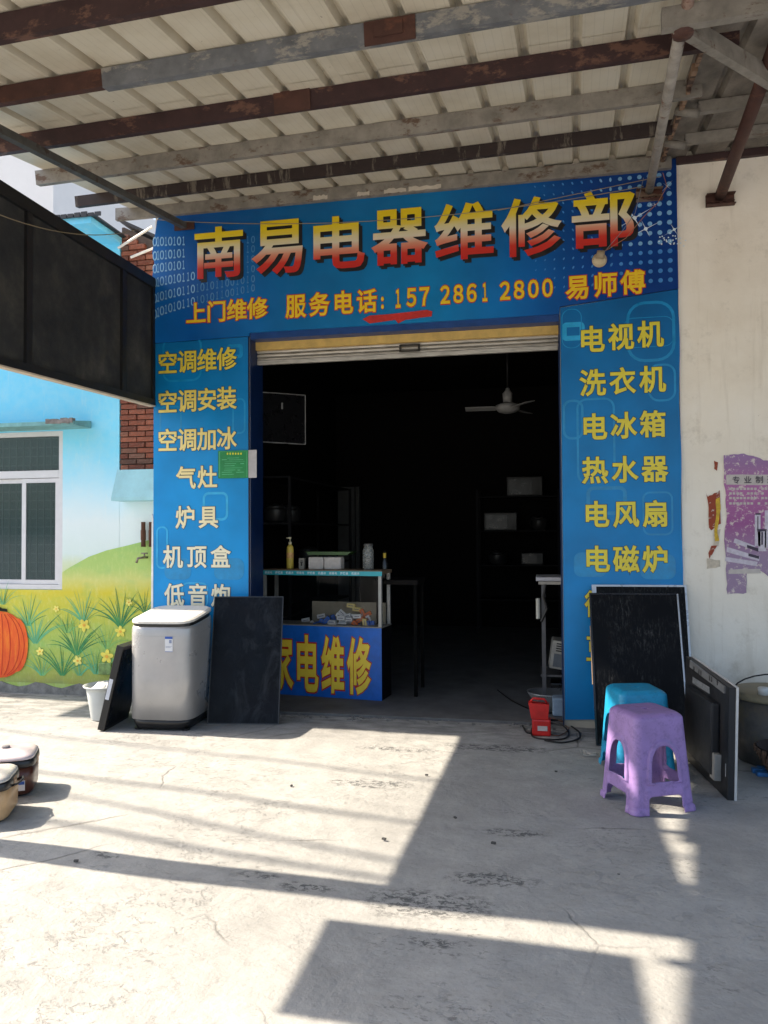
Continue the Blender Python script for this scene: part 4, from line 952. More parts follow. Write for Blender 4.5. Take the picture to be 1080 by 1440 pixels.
# monitor seen from behind at far right
mt_ = thing('television', 'flat television seen from behind with its pale screen edge, leaning right of the purple stool', 'television', (1.04, -1.47, 0), (0, R(2), R(6)), local=True)
bkm = simple('tv_back_black', (.012, .013, .016), .55)
def tvp(nm, y0, y1, z0, z1, x0, x1, m, bev=0): bm = NB(); box(bm, x0, x1, y0, y1, z0, z1, bev=bev); return obj(nm, bm, m, mt_)
bm = NB(); pr = [(0, 0), (.82, 0), (.82, .66), (0, .62)]; prism(bm, pr, 'x', -.035, 0); obj('back_shell', bm, bkm, mt_)
bm = NB(); prism(bm, [(-.004, .0), (.82, 0), (.82, .664), (-.004, .624)], 'x', .001, .014); obj('screen_edge', bm, simple('pale_edge', (.55, .55, .54), .4), mt_)
tvp('rear_bulge', .14, .66, .09, .50, -.085, -.036, bkm, .012)
bm = NB(); prism(bm, [(.06, .575), (.70, .61), (.70, .655), (.06, .615)], 'x', -.045, -.0355); obj('silver_strip', bm, simple('strip_grey', (.16, .165, .17), .45), mt_)
bm = NB()
for y0 in (.16, .26, .30, .46, .50, .60): box(bm, -.047, -.0455, y0, y0 + .012, .60, .63)
obj('vent_marks', bm, bezel, mt_, kind='stuff')
tvp('rating_label', .33, .66, .515, .555, -.037, -.0355, simple('label_dim', (.20, .21, .22), .6, var=.4, scale=60), 0)
tvp('port_cover', .10, .18, .07, .22, -.075, -.0355, simple('port_grey', (.3, .3, .28), .6), .006)
tvp('white_tab', .03, .036, .12, .19, -.037, -.0355, simple('pale_edge', (.5, .5, .5), .4))
mt_.scale = (1, 1, 1)
# black board leaning on the washer's left side
bb = thing('leaning_television', 'thin black television leaning on the left side of the washing machine', 'television', (-3.29, -.72, 0), (0, R(13.5), R(5)), local=True)
bm = NB(); box(bm, -.02, .035, 0, .42, .0, .66, bev=.004); obj('shell', bm, simple('matt_black', (.008, .008, .009), .45), bb)
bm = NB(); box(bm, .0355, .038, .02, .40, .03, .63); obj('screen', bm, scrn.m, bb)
bm = NB(); box(bm, -.014, .016, -.0015, -.0003, .24, .40); obj('sticker', bm, simple('sticker_grey', S(196, 200, 210), .5, bump=0), bb)

# ================================================================ WHITE BUCKET with stuff
bkp = PZ(143, 1014); bc0 = Vector((bkp.x - .03, bkp.y + .10, 0))
bu = thing('white_bucket', 'translucent white plastic bucket on the ground before the mural', 'bucket', bc0)
wp = simple('milky_plastic', (.50, .53, .53), .4, var=.06)
bm = NB(); lathe(bm, [(.105, 0), (.11, .01), (.143, .22), (.148, .255), (.168, .258), (.172, .27), (.164, .272), (.137, .23), (.1, .02)], bc0, 28, cap=False); lathe(bm, [(.001, .012), (.092, .012)], bc0, 28, cap=False); obj('pail', bm, wp, bu, smooth=True)
bm = NB(); lathe(bm, [(.06, .18), (.13, .19), (.12, .235), (.06, .275), (.01, .28)], bc0, 12, sx=1, sy=.9)
for v in bm.verts: v.co += Vector((random.uniform(-.012, .012), random.uniform(-.012, .012), random.uniform(-.01, .015)))
tag(obj('crumpled_bag', bm, simple('bag_white', (.7, .7, .66), .6), smooth=True), 'crumpled white bag filling the bucket', 'bag')

# ================================================================ RICE COOKERS (bottom left)
def cooker(c, rot, body, lidm, label, front):
    t = thing('rice_cooker', label, 'rice cooker', c, (0, 0, rot), group=None, local=True)
    bm = NB(); rsq(bm, [(.012, .012, 0), (.003, .025, 0), (.0, .10, 0), (0, .165, 0)], .17, .16, 56, 5.5); obj('body', bm, body, t, smooth=True)
    bm = NB(); rsq(bm, [(-.004, .166, 0), (-.005, .172, 0), (-.003, .200, 0), (.002, .208, 0)], .17, .16, 56, 5.5); obj('rim_band', bm, wdk, t, smooth=True)
    bm = NB(); rsq(bm, [(.001, .2085, 0), (.003, .217, 0), (.02, .230, 0), (.06, .240, 0), (.1, .244, 0)], .17, .16, 56, 5.5); obj('lid', bm, lidm, t, smooth=True)
    bm = NB(); rsq(bm, [(.03, 0, 0), (.03, .0115, 0)], .17, .16, 32, 5); obj('base', bm, wdk, t)
    bm = NB(); box(bm, .13, .178, -.03, .03, .15, .20, bev=.006); obj('latch', bm, simple('latch_tan', S(160, 128, 100), .5), t)
    bm = NB(); lathe(bm, [(.024, .246), (.022, .256), (.01, .258)], (0, .02, 0), 12); obj('steam_cap', bm, simple('cap_grey', (.2, .19, .2), .5), t)
    return t
brown = NT('brown_enamel'); brown.color(brown.ramp(brown.noise(6, 5), [(.3, S(60, 32, 24)), (.7, S(84, 46, 34))])).rough(.3)
c1 = cooker((-3.07, -2.06, 0), R(28), brown.m, simple('lid_pink_grey', S(200, 188, 192), .35, var=.05), 'brown rice cooker with a pinkish lid and white characters, the farther of two', True)
M1 = Matrix.Rotation(0, 4, 'Z')
bm = NB()
for ch, u, z, s_ in (('美', .05, .135, .045), ('味', .02, .098, .032), ('人', .056, .088, .028), ('生', .03, .06, .026)):
    put(bm, ch, .03, u, z, s_, s_ * .95, -.1615, True)
obj('printed_characters', bm, simple('print_silver', S(190, 186, 180), .4, bump=0), c1)
bm = NB(); box(bm, .09, .130, -.1615, -.156, .04, .095); s1 = obj('sticker', bm, simple('label_white', (.6, .6, .6), .5), c1)
bm = NB(); box(bm, .092, .128, -.1628, -.1618, .074, .092); obj('label_print', bm, simple('label_blue', S(40, 80, 160), .5, bump=0), s1)
c2 = cooker((-2.93, -2.44, 0), R(24), simple('wood_panel', S(196, 160, 118), .4, var=.2), simple('lid_white_worn', (.55, .53, .50), .3, var=.06), 'pale brown rice cooker with a white lid and bail handle at the lower left edge', False)
bm = NB(); tube(bm, [(.16, -.05, .16), (.20, -.06, .175), (.215, 0, .18), (.20, .06, .175), (.16, .05, .16)], .006, 8); obj('bail_handle', bm, wdk, c2, smooth=True)

# ================================================================ PLASTIC STOOLS
def stool(label, c, rot, m, wt=.135, wb=.175, H=.50):
    t = thing('plastic_stool', label, 'stool', c, (0, 0, rot), group='square plastic stools by the right banner', local=True)
    th = .004
    NU, NV = 4 * 56, 84
    def cross(z, inset=0):
        """rounded square perimeter point function at height z"""
        f = z / H; hw_ = wb + (wt - wb) * f ** .9 - inset
        if f > .955: hw_ -= (.014 * ((f - .955) / .045) ** 2.2)
        return hw_
    def per(u, hw_, rc):
        # u in 0..4, one unit per side, centred on the side's middle
        s = int(u) % 4; v = (u - int(u)) * 2 - 1
        L_ = hw_; x_ = v * L_; y_ = -L_
        # round the corner
        e = L_ - rc
        if abs(x_) > e:
            a = (abs(x_) - e) / rc * math.pi / 4; sx = 1 if x_ > 0 else -1
            x_ = sx * (e + rc * math.sin(a)); y_ = -(e + rc * math.cos(a))
        for _ in range(s): x_, y_ = -y_, x_
        return x_, y_
    def hole(v, z):   # v in -1..1 across a side; returns signed 'inside' of openings
        hw_ = cross(z); x_ = v * hw_
        # arch window
        aw = .078 - .018 * (z - .17) / .2; z0, zc = .16, .265
        ins = False
        if z0 < z < zc and abs(x_) < .078 - .010 * (z - z0) / (zc - z0): ins = True
        if z >= zc and (x_ / .068) ** 2 + ((z - zc) / .085) ** 2 < 1: ins = True
        # leg cut at the bottom
        cw = .100
        if z < .095 and abs(x_) < cw * (1 if z < .055 else math.sqrt(max(0, 1 - ((z - .055) / .042) ** 2.0)) * .25 + .75) and z < .093: ins = True
        return ins
    bm = NB(); grid = []
    zs = [H * (j / NV) for j in range(NV + 1)]
    def rim(v, z):
        hw_ = cross(z); x_ = v * hw_; d_ = 1e9
        zc = .265
        if z > zc: d_ = abs(math.hypot(x_ / .068, (z - zc) / .085) - 1) * .075
        elif z > .155: d_ = abs(abs(x_) - (.078 - .010 * (z - .16) / .105))
        out = .010 * max(0, min(1, (.026 - d_) / .003)) if d_ < .026 else 0
        if abs(abs(x_) - .104) < .012 and z < .13: out = max(out, .004)
        if z < .03: out += .007
        if .033 < z < .04: out -= .003
        if .415 < z < .42: out += .003
        return out
    for j, z in enumerate(zs):
        hw_ = cross(z); row_ = []
        for i in range(NU):
            u = i / NU * 4; v = (u - int(u)) * 2 - 1
            x_, y_ = per(u, hw_ + rim(v, z), .042); row_.append(bm.verts.new((x_, y_, z)))
        grid.append(row_)
    for j in range(NV):
        for i in range(NU):
            u = (i + .5) / NU * 4; v = (u - int(u)) * 2 - 1; z = (zs[j] + zs[j + 1]) / 2
            if hole(v, z): continue
            bm.faces.new((grid[j][i], grid[j][(i + 1) % NU], grid[j + 1][(i + 1) % NU], grid[j + 1][i]))
    # seat top with a small centre hole
    last = grid[-1]; prev = last
    for k, (f, dz) in enumerate(((.93, .006), (.8, .008), (.5, .007), (.2, .006), (.09, .006))):
        ring = [bm.verts.new((v.co.x * f, v.co.y * f, H + dz)) for v in last]
        if k >= 3:
            for q, v in enumerate(ring):
                a = math.atan2(v.co.y, v.co.x); rr_ = .03 if k == 3 else .012; v.co.x, v.co.y = rr_ * math.cos(a), rr_ * math.sin(a)
        for i in range(NU): bm.faces.new((prev[i], prev[(i + 1) % NU], ring[(i + 1) % NU], ring[i]))
        prev = ring
    for v in [v for v in bm.verts if not v.link_faces]: bm.verts.remove(v)
    # relax the ragged borders of the openings
    for _ in range(4):
        mv = {}
        for v in bm.verts:
            if v.is_boundary and .001 < v.co.z < H + .004:
                nb = [e.other_vert(v) for e in v.link_edges if e.is_boundary]
                if len(nb) == 2 and all(n_.co.z > .001 for n_ in nb): mv[v] = (v.co + nb[0].co + nb[1].co) / 3
        for v, c_ in mv.items(): v.co = c_
    o = obj('seat_shell', bm, m, t, smooth=True)
    md = o.modifiers.new('thickness', 'SOLIDIFY'); md.thickness = th; md.offset = -1
    # inner cross ribs under the seat
    bm = NB(); box(bm, -wt + .03, wt - .03, -.003, .003, H - .035, H - .004); box(bm, -.003, .003, -wt + .03, wt - .03, H - .037, H - .0045); obj('under_rib', bm, m, t)
    return t
def plastic(name, c):
    t = NT(name); n = t.noise(7, 7, .65); t.color(t.mix(t.ramp(t.noise(18, 9, .8), [(.50, 0.0), (.70, .75)]), t.ramp(n, [(.3, tuple(v * .85 for v in c)), (.7, tuple(min(1, v * 1.1) for v in c))]), tuple(v * .45 for v in c))).rough(t.ramp(n, [(.3, .35), (.7, .6)]))
    t.b.inputs['Subsurface Weight'].default_value = 0; t.bump(t.noise(50, 5), .12, .002); return t.m
stool('purple plastic stool with arched openings in front of the leaning televisions', (.565, -1.575, 0), R(25), plastic('purple_plastic', S(152, 124, 182)), wt=.149, wb=.186, H=.505)
stool('bright blue plastic stool half hidden behind the purple one', (.585, -.98, 0), R(14), plastic('blue_plastic', S(30, 150, 196)), wt=.149, wb=.186, H=.505)

# ================================================================ METAL POT at the right
pc_ = Vector((1.50, -.62, 0))
pot = thing('metal_pot', 'large dull metal pot with a lid and wire handle by the cream wall', 'pot', pc_)
ptm = NT('tarnished_steel'); ptm.color(ptm.ramp(ptm.noise(4, 8, .7), [(.3, (.05, .05, .045)), (.5, (.12, .12, .12)), (.7, (.20, .17, .10))])).rough(.5).metal(.6)
bm = NB(); lathe(bm, [(.235, .0), (.25, .02), (.262, .41)], pc_, 36); obj('pot_body', bm, ptm.m, pot, smooth=True)
bm = NB(); lathe(bm, [(.27, .405), (.275, .42), (.272, .44), (.25, .452), (.12, .448), (.01, .447)], pc_, 36); obj('pot_lid', bm, simple('lid_khaki', (.20, .18, .12), .6, var=.25), pot, smooth=True)
bm = NB(); pts = [pc_ + Vector((-.275 * math.cos(a), -.03, .43 + .13 * math.sin(a))) for a in [i * math.pi / 12 for i in range(13)]]; tube(bm, pts, .005, 6); obj('wire_handle', bm, blk, pot, smooth=True)
bm = NB(); c = pc_ + Vector((-.12, -.17, .449)); lathe(bm, [(.03, 0), (.034, .045), (.028, .05)], c, 16); tag(obj('plastic_cup', bm, wp, smooth=True), 'small white plastic cup standing on the pot lid', 'cup')
bk_ = thing('wicker_basket', 'brown and black woven basket at the lower right of the pot', 'basket', (1.47, -1.02, 0))
bm = NB()
for j in range(7):
    for i in range(26):
        a = 2 * math.pi * (i + .5 * (j % 2)) / 26; r_ = .11 + .015 * j
        box(bm, -.012, .012, -.006, .006, -.012, .012, Matrix.Translation((1.47 + r_ * math.cos(a), -1.02 + r_ * math.sin(a), .015 + j * .026)) @ Matrix.Rotation(a + math.pi / 2, 4, 'Z'))
obj('weave', bm, simple('wicker_brown', (.12, .07, .045), .8, var=.6, scale=50), bk_, kind='stuff')
bm = NB(); lathe(bm, [(.10, .003), (.19, .19)], (1.47, -1.02, 0), 26, cap=False); obj('basket_core', bm, simple('wicker_dark', (.03, .02, .018), .9), bk_)
bm = NB(); wp2 = [(1.30, -.93), (1.34, -.90), (1.40, -.95), (1.37, -1.0), (1.31, -.99)]
for x_, y_ in wp2: box(bm, x_ - .03, x_ + .03, y_ - .02, y_ + .02, .002, .012 + .02 * random.random(), Matrix.Identity(4))
tag(obj('blue_wrapper', bm, simple('wrapper_blue', S(50, 110, 170), .4, var=.4, scale=30)), 'crumpled blue plastic wrapper at the foot of the pot', 'wrapper')

# ================================================================ GLASS COUNTER inside
ca = Vector((-2.50, .68, 0)); cb = Vector((-1.358, .545, 0)); cw = (cb - ca).length; cang = math.atan2(cb.y - ca.y, cb.x - ca.x)
ct = thing('glass_counter', 'glass display counter with a blue lettered base just inside the door', 'counter', ca, (0, 0, cang), local=True)
al2 = simple('counter_aluminium', (.34, .34, .33), .4, .3)
CB, CT, CD = .655, 1.125, .27
bm = NB(); box(bm, 0, cw, 0.004, CD, .0, CB - .01); obj('base_cabinet', bm, simple('cabinet_black', (.006, .006, .008), .7), ct)
fpm = simple('counter_print_blue', S(16, 100, 196), .4, var=.15)
bm = NB(); box(bm, 0, cw, -.004, .003, .004, CB - .004); fp = obj('front_panel', bm, fpm, ct)
bm = NB(); box(bm, -.005, cw + .005, -.006, CD + .005, CB - .003, CB + .008); obj('shelf', bm, simple('shelf_grey', (.22, .21, .19), .7), ct)
for x_, y0 in ((0, 0), (cw - .028, 0), (0, CD - .028), (cw - .028, CD - .028)):
    bm = NB(); box(bm, x_, x_ + .028, y0, y0 + .028, CB + .009, CT - .002); obj('corner_post', bm, al2, ct)
bm = NB(); box(bm, -.01, cw + .01, -.012, CD + .01, CT, CT + .03); obj('top', bm, simple('top_board', (.20, .14, .09), .6), ct)
bm = NB(); box(bm, -.012, cw + .012, -.018, -.0125, CT - .018, CT + .022); strip = obj('top_strip', bm, simple('strip_cyan', S(44, 170, 186), .4, var=.08, bump=0), ct)
bm = NB(); k = 0
for grp in range(9):
    for i in range(3):
        x_ = .03 + grp * .106 + i * .026
        put(bm, '修维电炉灯扇机器冰'[(k) % 9], .03, x_ + .012, CT + .003, .020, .022, -.0195, True); k += 1
obj('strip_lettering', bm, simple('print_pale', S(205, 225, 230), .4, bump=0), strip)
glass = NT('display_glass'); glass.color((.01, .012, .012)).rough(.02); glass.b.inputs['Alpha'].default_value = .10
bm = NB(); box(bm, .029, cw - .029, .010, .014, CB + .009, CT - .003); obj('glass_front', bm, glass.m, ct)
bm = NB(); box(bm, cw - .016, cw - .012, .029, CD - .029, CB + .009, CT - .003); obj('glass_side', bm, glass.m, ct)
bm = NB(); box(bm, .40, cw - .03, CD - .06, CD - .05, CB + .009, CB + .20)
bm2 = bm; obj('back_board', bm2, simple('khaki_card', (.26, .23, .17), .8), ct)
# lettering on the base: photo columns on the front panel plane
inv = (Matrix.Translation(ca) @ Matrix.Rotation(cang, 4, 'Z')).inverted()
def onct(px, py):
    r = inv.to_3x3() @ ray(px, py); o_ = inv @ CAM; t = (-.004 - o_.y) / r.y; q = o_ + r * t; return q.x, q.z
bo, bi = NB(), NB()
for ch, x0, x1, y0, y1 in (('家', 377, 413, 891, 970), ('电', 418, 448, 893, 973), ('维', 452, 484, 894, 975), ('修', 488, 522, 896, 977)):
    a, z1_ = onct(x0, (y0 + y1) / 2)[0], onct((x0 + x1) / 2, y0)[1]; b, z0_ = onct(x1, (y0 + y1) / 2)[0], onct((x0 + x1) / 2, y1)[1]
    put(bo, ch, .055, (a + b) / 2, (z0_ + z1_) / 2, (b - a) * 1.08, (z1_ - z0_) * 1.05, -.0055, em=False)
    put(bi, ch, .028, (a + b) / 2, (z0_ + z1_) / 2, (b - a), (z1_ - z0_), -.0075, em=False)
obj('lettering_outline', bo, redp, fp); obj('lettering', bi, simple('print_gold', S(252, 216, 70), .4, var=.1, bump=0), fp)
# things on and in the counter
Mct = Matrix.Translation(ca) @ Matrix.Rotation(cang, 4, 'Z')
def onC(px, dy=.18, z=CT + .03):
    r = inv.to_3x3() @ ray(px, 800); o_ = inv @ CAM; t = (dy - o_.y) / r.y; q = o_ + r * t; return Mct @ Vector((q.x, dy, z))
bp_ = onC(408); bot = thing('pump_bottle', 'yellow pump bottle with a cream nozzle on the glass counter', 'bottle', bp_)
bm = NB(); lathe(bm, [(.03, 0), (.034, .01), (.034, .17), (.03, .205), (.014, .225)], bp_, 20); obj('bottle_body', bm, simple('bottle_yellow', S(226, 200, 90), .35, var=.1), bot, smooth=True)
bm = NB(); lathe(bm, [(.0345, .10), (.0345, .15)], bp_, 20, cap=False); obj('bottle_label', bm, simple('bottle_label', S(220, 170, 110), .5, var=.3, scale=50), bot, smooth=True)
bm = NB(); lathe(bm, [(.016, .226), (.016, .25), (.006, .252), (.006, .285)], bp_, 12); tube(bm, [bp_ + Vector((.012, 0, .287)), bp_ + Vector((-.035, -.01, .287))], [.009, .006], 8); obj('pump', bm, simple('pump_cream', S(225, 215, 180), .4), bot, smooth=True)
b2 = onC(425, .14); bx = thing('small_box', 'small grey box with a dark mark beside the pump bottle', 'box', b2)
bm = NB(); box(bm, b2.x - .026, b2.x + .026, b2.y - .02, b2.y + .02, b2.z, b2.z + .10); obj('carton', bm, simple('carton_grey', S(150, 148, 140), .6), bx)
bm = NB(); yy = b2.y - .022; box(bm, b2.x - .014, b2.x + .014, yy, yy + .001, b2.z + .06, b2.z + .068); box(bm, b2.x - .007, b2.x + .007, yy, yy + .001, b2.z + .03, b2.z + .059); box(bm, b2.x - .01, b2.x + .01, yy, yy + .001, b2.z + .075, b2.z + .08); obj('printed_mark', bm, shadow, bx)
b3 = onC(459, .18); fo2 = simple('styrofoam', S(205, 200, 196), .8, var=.12, scale=30)
for s_, w3_ in ((-1, .142), (1, .158)):
    bm = NB(); cx = b3.x + s_ * .078; box(bm, cx - w3_ / 2, cx + w3_ / 2, b3.y - .08, b3.y + .06, b3.z, b3.z + .112, bev=.012)
    for v in bm.verts: v.co += Vector((0, random.uniform(-.003, .003), random.uniform(-.002, .002)))
    tag(obj('foam_block', bm, fo2), ('left' if s_ < 0 else 'right') + ' half of the white foam pack under the green tray', 'foam block', 'white foam blocks on the counter')
b4 = b3 + Vector((.03, .08, .13)); bm = NB()
prism(bm, [(b4.x - .20, b4.z), (b4.x + .17, b4.z - .002), (b4.x + .21, b4.z + .028), (b4.x - .22, b4.z + .03)], 'y', b4.y - .1, b4.y + .14)
tag(obj('green_tray', bm, simple('tray_green', S(60, 96, 44), .4)), 'shallow dark tray with a green rim on the foam blocks', 'tray')
b5 = onC(518, .16); jr = thing('glass_jar', 'tall glass jar of small parts at the right end of the counter', 'jar', b5)
jg = NT('jar_glass'); jg.color((.5, .52, .5)).rough(.05); jg.b.inputs['Alpha'].default_value = .35
bm = NB(); lathe(bm, [(.045, 0), (.05, .01), (.05, .17), (.04, .19), (.04, .21)], b5, 20); obj('jar_body', bm, jg.m, jr, smooth=True)
bm = NB(); lathe(bm, [(.043, .211), (.043, .232), (.03, .235)], b5, 20); obj('jar_lid', bm, simple('jar_lid', (.14, .14, .14), .4, .4), jr, smooth=True)
bm = NB()
for i in range(60):
    a, r_, z = random.random() * 6.28, random.random() ** .5 * .036, .01 + random.random() * .13; box(bm, -.008, .008, -.005, .005, -.004, .004, Matrix.Translation(b5 + Vector((r_ * math.cos(a), r_ * math.sin(a), z))) @ Matrix.Rotation(a * 3, 4, 'Z') @ Matrix.Rotation(a * 2, 4, 'X'))
tag(obj('small_parts', bm, simple('parts_grey', (.3, .3, .3), .4, .5, var=.6, scale=80), kind='stuff'), 'screws and small metal parts filling the jar', 'screws')
b6 = onC(541, .30); b6 = Vector((b6.x, b6.y, .80)); db = thing('dark_bottle', 'dark bottle with a yellow neck label right of the counter', 'bottle', (b6.x, b6.y, 1.06))
bm = NB(); lathe(bm, [(.03, 1.062), (.032, 1.07), (.032, 1.20), (.014, 1.25), (.013, 1.32)], (b6.x, b6.y, 0), 16); obj('bottle_body', bm, simple('bottle_dark', (.02, .02, .02), .2), db, smooth=True)
bm = NB(); lathe(bm, [(.0145, 1.255), (.0145, 1.30)], (b6.x, b6.y, 0), 12, cap=False); obj('neck_label', bm, simple('label_gold', S(210, 180, 60), .5), db)
side_t = thing('side_table', 'dark little table standing in shadow right of the glass counter', 'table', (b6.x + .25, b6.y + .1, 0))
bm = NB(); box(bm, b6.x - .08, b6.x + .32, b6.y - .12, b6.y + .35, 1.02, 1.06); obj('table_top', bm, simple('dark_wood', (.010, .009, .009), .8), side_t)
for sx in (-.06, .28):
    for sy in (-.1, .31): bm = NB(); box(bm, b6.x + sx, b6.x + sx + .03, b6.y + sy, b6.y + sy + .03, .023, 1.019); obj('leg', bm, simple('black_leg', (.004, .004, .004), .9), side_t)
# battery and capacitor boxes heaped in the showcase
cols = {'white': S(225, 225, 225), 'orange': S(214, 110, 50), 'blue': S(40, 100, 190), 'cream': S(220, 200, 130)}
bmesh_ = {}
for kx, cc_ in cols.items():
    bm = NB(); box(bm, -.038, .038, -.02, .02, -.018, .018, bev=.002); fin(bm); me = bpy.data.meshes.new('parts_box_' + kx); bm.to_mesh(me); bm.free(); me.materials.append(simple('box_' + kx, cc_, .5, var=.05, bump=0)); bmesh_[kx] = me
bm = NB(); box(bm, -.024, .024, -.0206, -.0202, -.003, .003); me_lab = bpy.data.meshes.new('box_print'); fin(bm); bm.to_mesh(me_lab); bm.free(); me_lab.materials.append(simple('box_ink', (.12, .12, .16), .5, bump=0))
lab = {'white': 'small white component box in the heap inside the showcase', 'orange': 'small orange component box in the heap inside the showcase', 'blue': 'small blue component box in the heap inside the showcase', 'cream': 'small cream component box in the heap inside the showcase'}
def cbox(px, py, kx, rz, ry, dy):
    r = inv.to_3x3() @ ray(px, py); o_ = inv @ CAM; t = (dy - o_.y) / r.y; q = Mct @ (o_ + r * t)
    o = bpy.data.objects.new('component_box', bmesh_[kx]); col.objects.link(o); o.location = q; o.rotation_euler = (0, ry, cang + rz)
    tag(o, lab[kx], 'box', 'small %s component boxes heaped in the showcase' % kx)
    l_ = bpy.data.objects.new('box_print', me_lab); col.objects.link(l_); l_.parent = o
heap = [(468, 879, 'white', 0, 0), (467, 874.5, 'white', 0, .03), (482, 878, 'white', 0, -.05), (483, 873, 'white', .1, .05), (492, 879.5, 'white', 0, 0), (493, 874, 'white', .1, .02), (480, 869, 'white', 0, 0), (478, 866, 'white', .3, .5), (491, 871, 'white', 0, 0), (482, 862, 'white', .2, .7), (494, 866, 'white', 0, .05), (494, 861, 'white', 0, 0), (503, 866.5, 'white', 0, -.05), (500, 878, 'orange', .3, .8), (504, 873, 'orange', .2, -.6), (498, 882, 'orange', 0, 1.3), (476, 858, 'orange', .4, -.8), (486, 853.5, 'orange', .3, .4), (494, 851.5, 'cream', .1, .1), (502, 856.5, 'cream', 0, .1), (510, 862, 'orange', .2, 1.2), (517, 864, 'orange', .1, -.5), (519, 871, 'white', .1, 1.1), (525, 865, 'white', 0, 1.57), (513, 876, 'cream', .2, 1.5), (518, 879, 'blue', 0, 1.3), (524, 879, 'blue', 0, 1.57), (509, 881, 'blue', .2, .2), (469, 870, 'blue', .5, 1.2), (466, 866, 'blue', .4, .7), (459, 872, 'blue', .2, -.8), (455, 874, 'blue', .3, .4), (459, 877, 'white', .2, -.7), (449, 876, 'blue', .3, -.3), (441, 878, 'white', .4, .8), (434, 879, 'white', .2, -.3), (446, 880, 'blue', .2, .3), (511, 871, 'orange', .1, .3), (475, 880.5, 'blue', .1, .1), (488, 866, 'white', .1, -.2), (452, 866, 'white', .2, -.2), (430, 872, 'white', .3, -.2)]
for i, (px, py, kx, rz, ry) in enumerate(heap): cbox(px, py, kx, rz, ry, .06 + .022 * (i % 6) + (884 - py) * .004)

# ================================================================ INSIDE: fan, hanging tv, shelves, door
fc = PY(714, 574, 2.4)
fan = thing('ceiling_fan', 'white three blade ceiling fan hanging in the dark shop', 'fan', fc)
fw = simple('fan_white', (.36, .36, .35), .4)
bm = NB(); lathe(bm, [(.05, -.055), (.10, -.04), (.13, -.01), (.13, .03), (.08, .05), (.05, .06)], fc, 24); obj('motor', bm, fw, fan, smooth=True)
bm = NB(); lathe(bm, [(.05, .061), (.055, .16), (.03, .19), (.02, .22)], fc, 14); obj('down_rod_cap', bm, fw, fan, smooth=True)
bm = NB(); lathe(bm, [(.01, .221), (.01, 3.69 - fc.z)], fc, 10); obj('down_rod', bm, blk, fan, smooth=True)
for k in range(3):
    a = R(182 + 120 * k); bm = NB(); v = box(bm, .13, .46, -.055, .06, -.004, .004, Matrix.Translation(fc) @ Matrix.Rotation(a, 4, 'Z') @ Matrix.Rotation(R(12), 4, 'X'), bev=.002); obj('blade', bm, fw, fan)
hp1 = PY(370, 560, .9); hv = thing('wall_television', 'thin framed flat television hanging inside at the upper left', 'television', PY(400, 590, .9))
a, b = PY(366, 552, .95), PY(429, 620, 1.25)
bm = NB()
v0 = PY(350, 549, .7); A_ = [PY(345, 550, .6), PY(429, 556, 1.3), PY(429, 625, 1.3), PY(345, 620, .6)]
A_[1].x = A_[2].x; A_[0].x = A_[3].x
vs = [bm.verts.new(p) for p in A_] + [bm.verts.new(p + Vector((-.04, .05, 0))) for p in A_]
bm.faces.new(vs[:4]); bm.faces.new(vs[4:][::-1])
for i in range(4): bm.faces.new((vs[i], vs[(i + 1) % 4], vs[4 + (i + 1) % 4], vs[4 + i]))
obj('screen', bm, bezel, hv)
bm = NB(); sv = simple('silver_trim', (.5, .5, .5), .35, .4)
for i in range(4): bar(bm, A_[i] + Vector((.006, -.006, 0)), A_[(i + 1) % 4] + Vector((.006, -.006, 0)), .008, .008)
obj('frame', bm, sv, hv)
bm = NB(); p = PY(399, 572, 1.02); box(bm, p.x - .008, p.x + .008, p.y - .05, p.y - .045, p.z - .03, p.z + .03); obj('logo_tag', bm, sv, hv)
dp = simple('dim_grey_paint', (.10, .10, .10), .7)
bm = NB(); p, q = PY(475, 685, 5.4), PY(500, 980, 5.4); box(bm, p.x, q.x, 5.4, 5.44, .03, p.z); dr = tag(obj('inner_door', bm, dp), 'pale grey inner door at the back of the dark shop', 'door')
bm = NB(); box(bm, q.x + .02, q.x + .08, 5.38, 5.45, .03, p.z); obj('door_edge', bm, dp, dr)
# shelving with appliances along the back and right
def shelf_unit(label, x0, x1, y0, y1, levels, items, top=2.1):
    t = thing('shelf_unit', label, 'shelf', ((x0 + x1) / 2, y0, 0)); m_ = simple('shelf_steel', (.02, .02, .022), .6)
    for x_ in (x0, x1 - .03):
        for y_ in (y0, y1 - .03): bm = NB(); box(bm, x_, x_ + .03, y_, y_ + .03, .022, top); obj('upright', bm, m_, t)
    for z in levels: bm = NB(); box(bm, x0 + .031, x1 - .031, y0, y1, z - .02, z); obj('shelf_board', bm, m_, t)
    return t
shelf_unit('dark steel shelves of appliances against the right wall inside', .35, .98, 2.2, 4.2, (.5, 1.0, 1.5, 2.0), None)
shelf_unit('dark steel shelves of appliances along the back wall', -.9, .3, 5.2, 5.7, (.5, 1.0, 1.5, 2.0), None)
shelf_unit('dark steel shelves along the left wall inside', -3.1, -2.6, 1.8, 4.5, (.6, 1.1, 1.6, 2.1), None)
